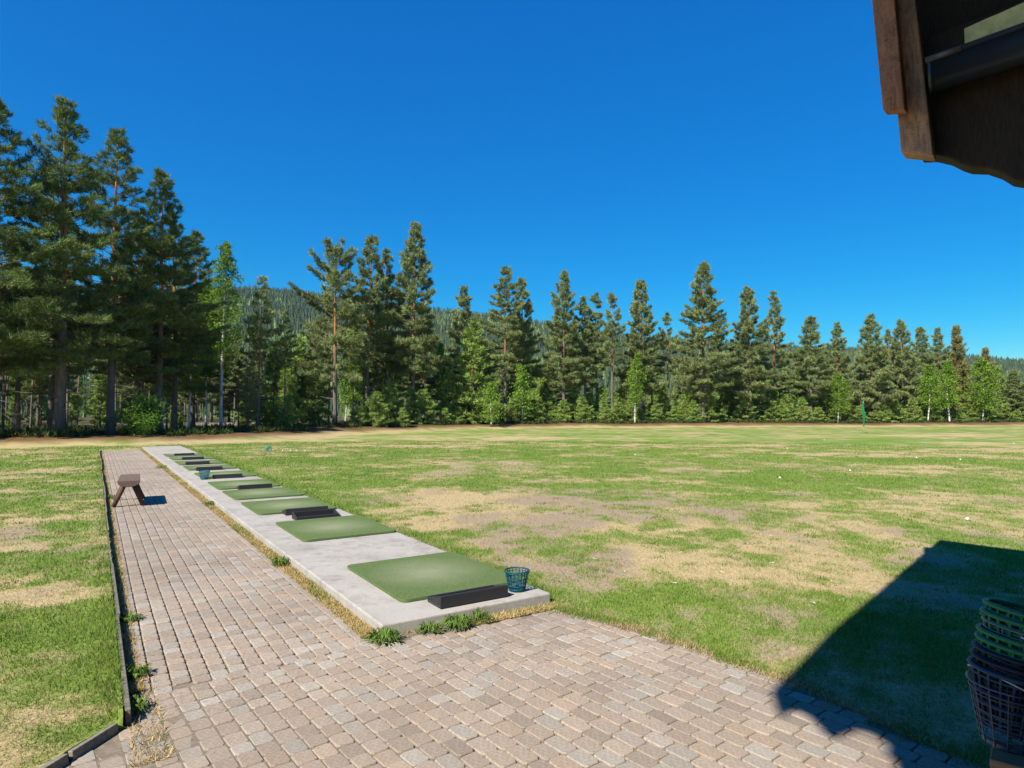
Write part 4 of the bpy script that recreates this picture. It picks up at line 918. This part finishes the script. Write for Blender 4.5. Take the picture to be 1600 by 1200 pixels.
# ------------------------------------------------------------------ forested hill far behind
def ridge(az): return np.interp(az, [-1.4, -.9, -.6, -.42, -.34, -.2, -.1, 0, .2, .43, .5, .8, 1.4], [.15, .17, .185, .192, .188, .172, .158, .145, .12, .106, .103, .084, .06])
def hill_z(x, y):
    q = x / np.maximum(y, 1); top_ = ridge(q) * 1300 - 16
    u_ = sstep(260, 1300, y); return top_ * u_ * (1 - .35 * sstep(1300, 2600, y)) - 6 * (1 - sstep(200, 330, y)) + 10 * (fbm(x, y, 160, 3) - .5) * u_
qx, yy = np.meshgrid(np.linspace(-1.15, 1.15, 150), np.geomspace(200, 2600, 60)); HX = (qx * yy).ravel(); HY = yy.ravel()
hz = hill_z(HX, HY); n2_, n1_ = qx.shape; ii = np.arange(n2_ - 1)[:, None] * n1_ + np.arange(n1_ - 1)[None, :]
HF = np.stack([ii, ii + 1, ii + n1_ + 1, ii + n1_], -1).reshape(-1, 4)
ho = link(bpy.data.objects.new('hill', raw_mesh('hill', np.stack([HX, HY, hz], -1), HF, np.tile(np.array([.030, .042, .020]), (len(HX), 1)), M_ground, True))); tag(ho, kind='structure')
Nf = 36000; y = np.concatenate([np.exp(rng.uniform(np.log(560), np.log(1420), Nf - 7000)), rng.uniform(140, 560, 7000)]); x = rng.uniform(-.95, .95, Nf) * y; z = hill_z(x, y); H = rng.uniform(7, 13, Nf); rad = H * rng.uniform(.13, .2, Nf)
lt = fbm(x, y, 120, 3) + rng.normal(0, .12, Nf); leafy = (lt > .62)
cc = np.where(leafy[:, None], np.array([.12, .17, .05]), np.array([.055, .080, .036])) * rng.uniform(.7, 1.4, (Nf, 1)); rad = np.where(leafy, rad * 1.5, rad); H = np.where(leafy, H * .75, H)
TT = []; CT = []
for lv, (z0, z1, rk) in enumerate(((.0, .55, 1.0), (.3, .8, .72), (.58, 1.0, .42))):
    ph = rng.random(Nf) * 6.28
    for s in range(4):
        a0 = ph + s * np.pi / 2; a1 = a0 + np.pi / 2; jr = rng.uniform(.7, 1.2, Nf)
        p0 = np.stack([x + np.cos(a0) * rad * rk * jr, y + np.sin(a0) * rad * rk * jr, z + H * z0], -1); p1 = np.stack([x + np.cos(a1) * rad * rk, y + np.sin(a1) * rad * rk, z + H * z0], -1); p2 = np.stack([x, y, z + H * z1], -1)
        TT.append(np.stack([p0, p1, p2], 1)); CT.append(cc)
hb = MB(); hb.box((0, 1200, 140), (7000, 3400, 290)); hzm = bpy.data.materials.new('haze_air'); hzm.use_nodes = True; tt = hzm.node_tree; tt.nodes.clear()
pv_ = tt.nodes.new('ShaderNodeVolumePrincipled'); pv_.inputs['Color'].default_value = (.22, .50, 1, 1); pv_.inputs['Density'].default_value = .00007; pv_.inputs['Anisotropy'].default_value = .2; oo_ = tt.nodes.new('ShaderNodeOutputMaterial'); tt.links.new(pv_.outputs[0], oo_.inputs['Volume'])
hzo = hb.obj('haze', hzm); tag(hzo, 'thin bluish summer haze over the valley', 'haze', kind='stuff')
fo = link(bpy.data.objects.new('hillside_forest', tri_mesh('hillside_forest', np.concatenate(TT), np.concatenate(CT), M_hill))); tag(fo, 'distant conifer forest covering the hill behind the tree line', 'forest', kind='stuff')
print('tree tris', ntri, 'bricks', len(bricks), 'blades', len(T))
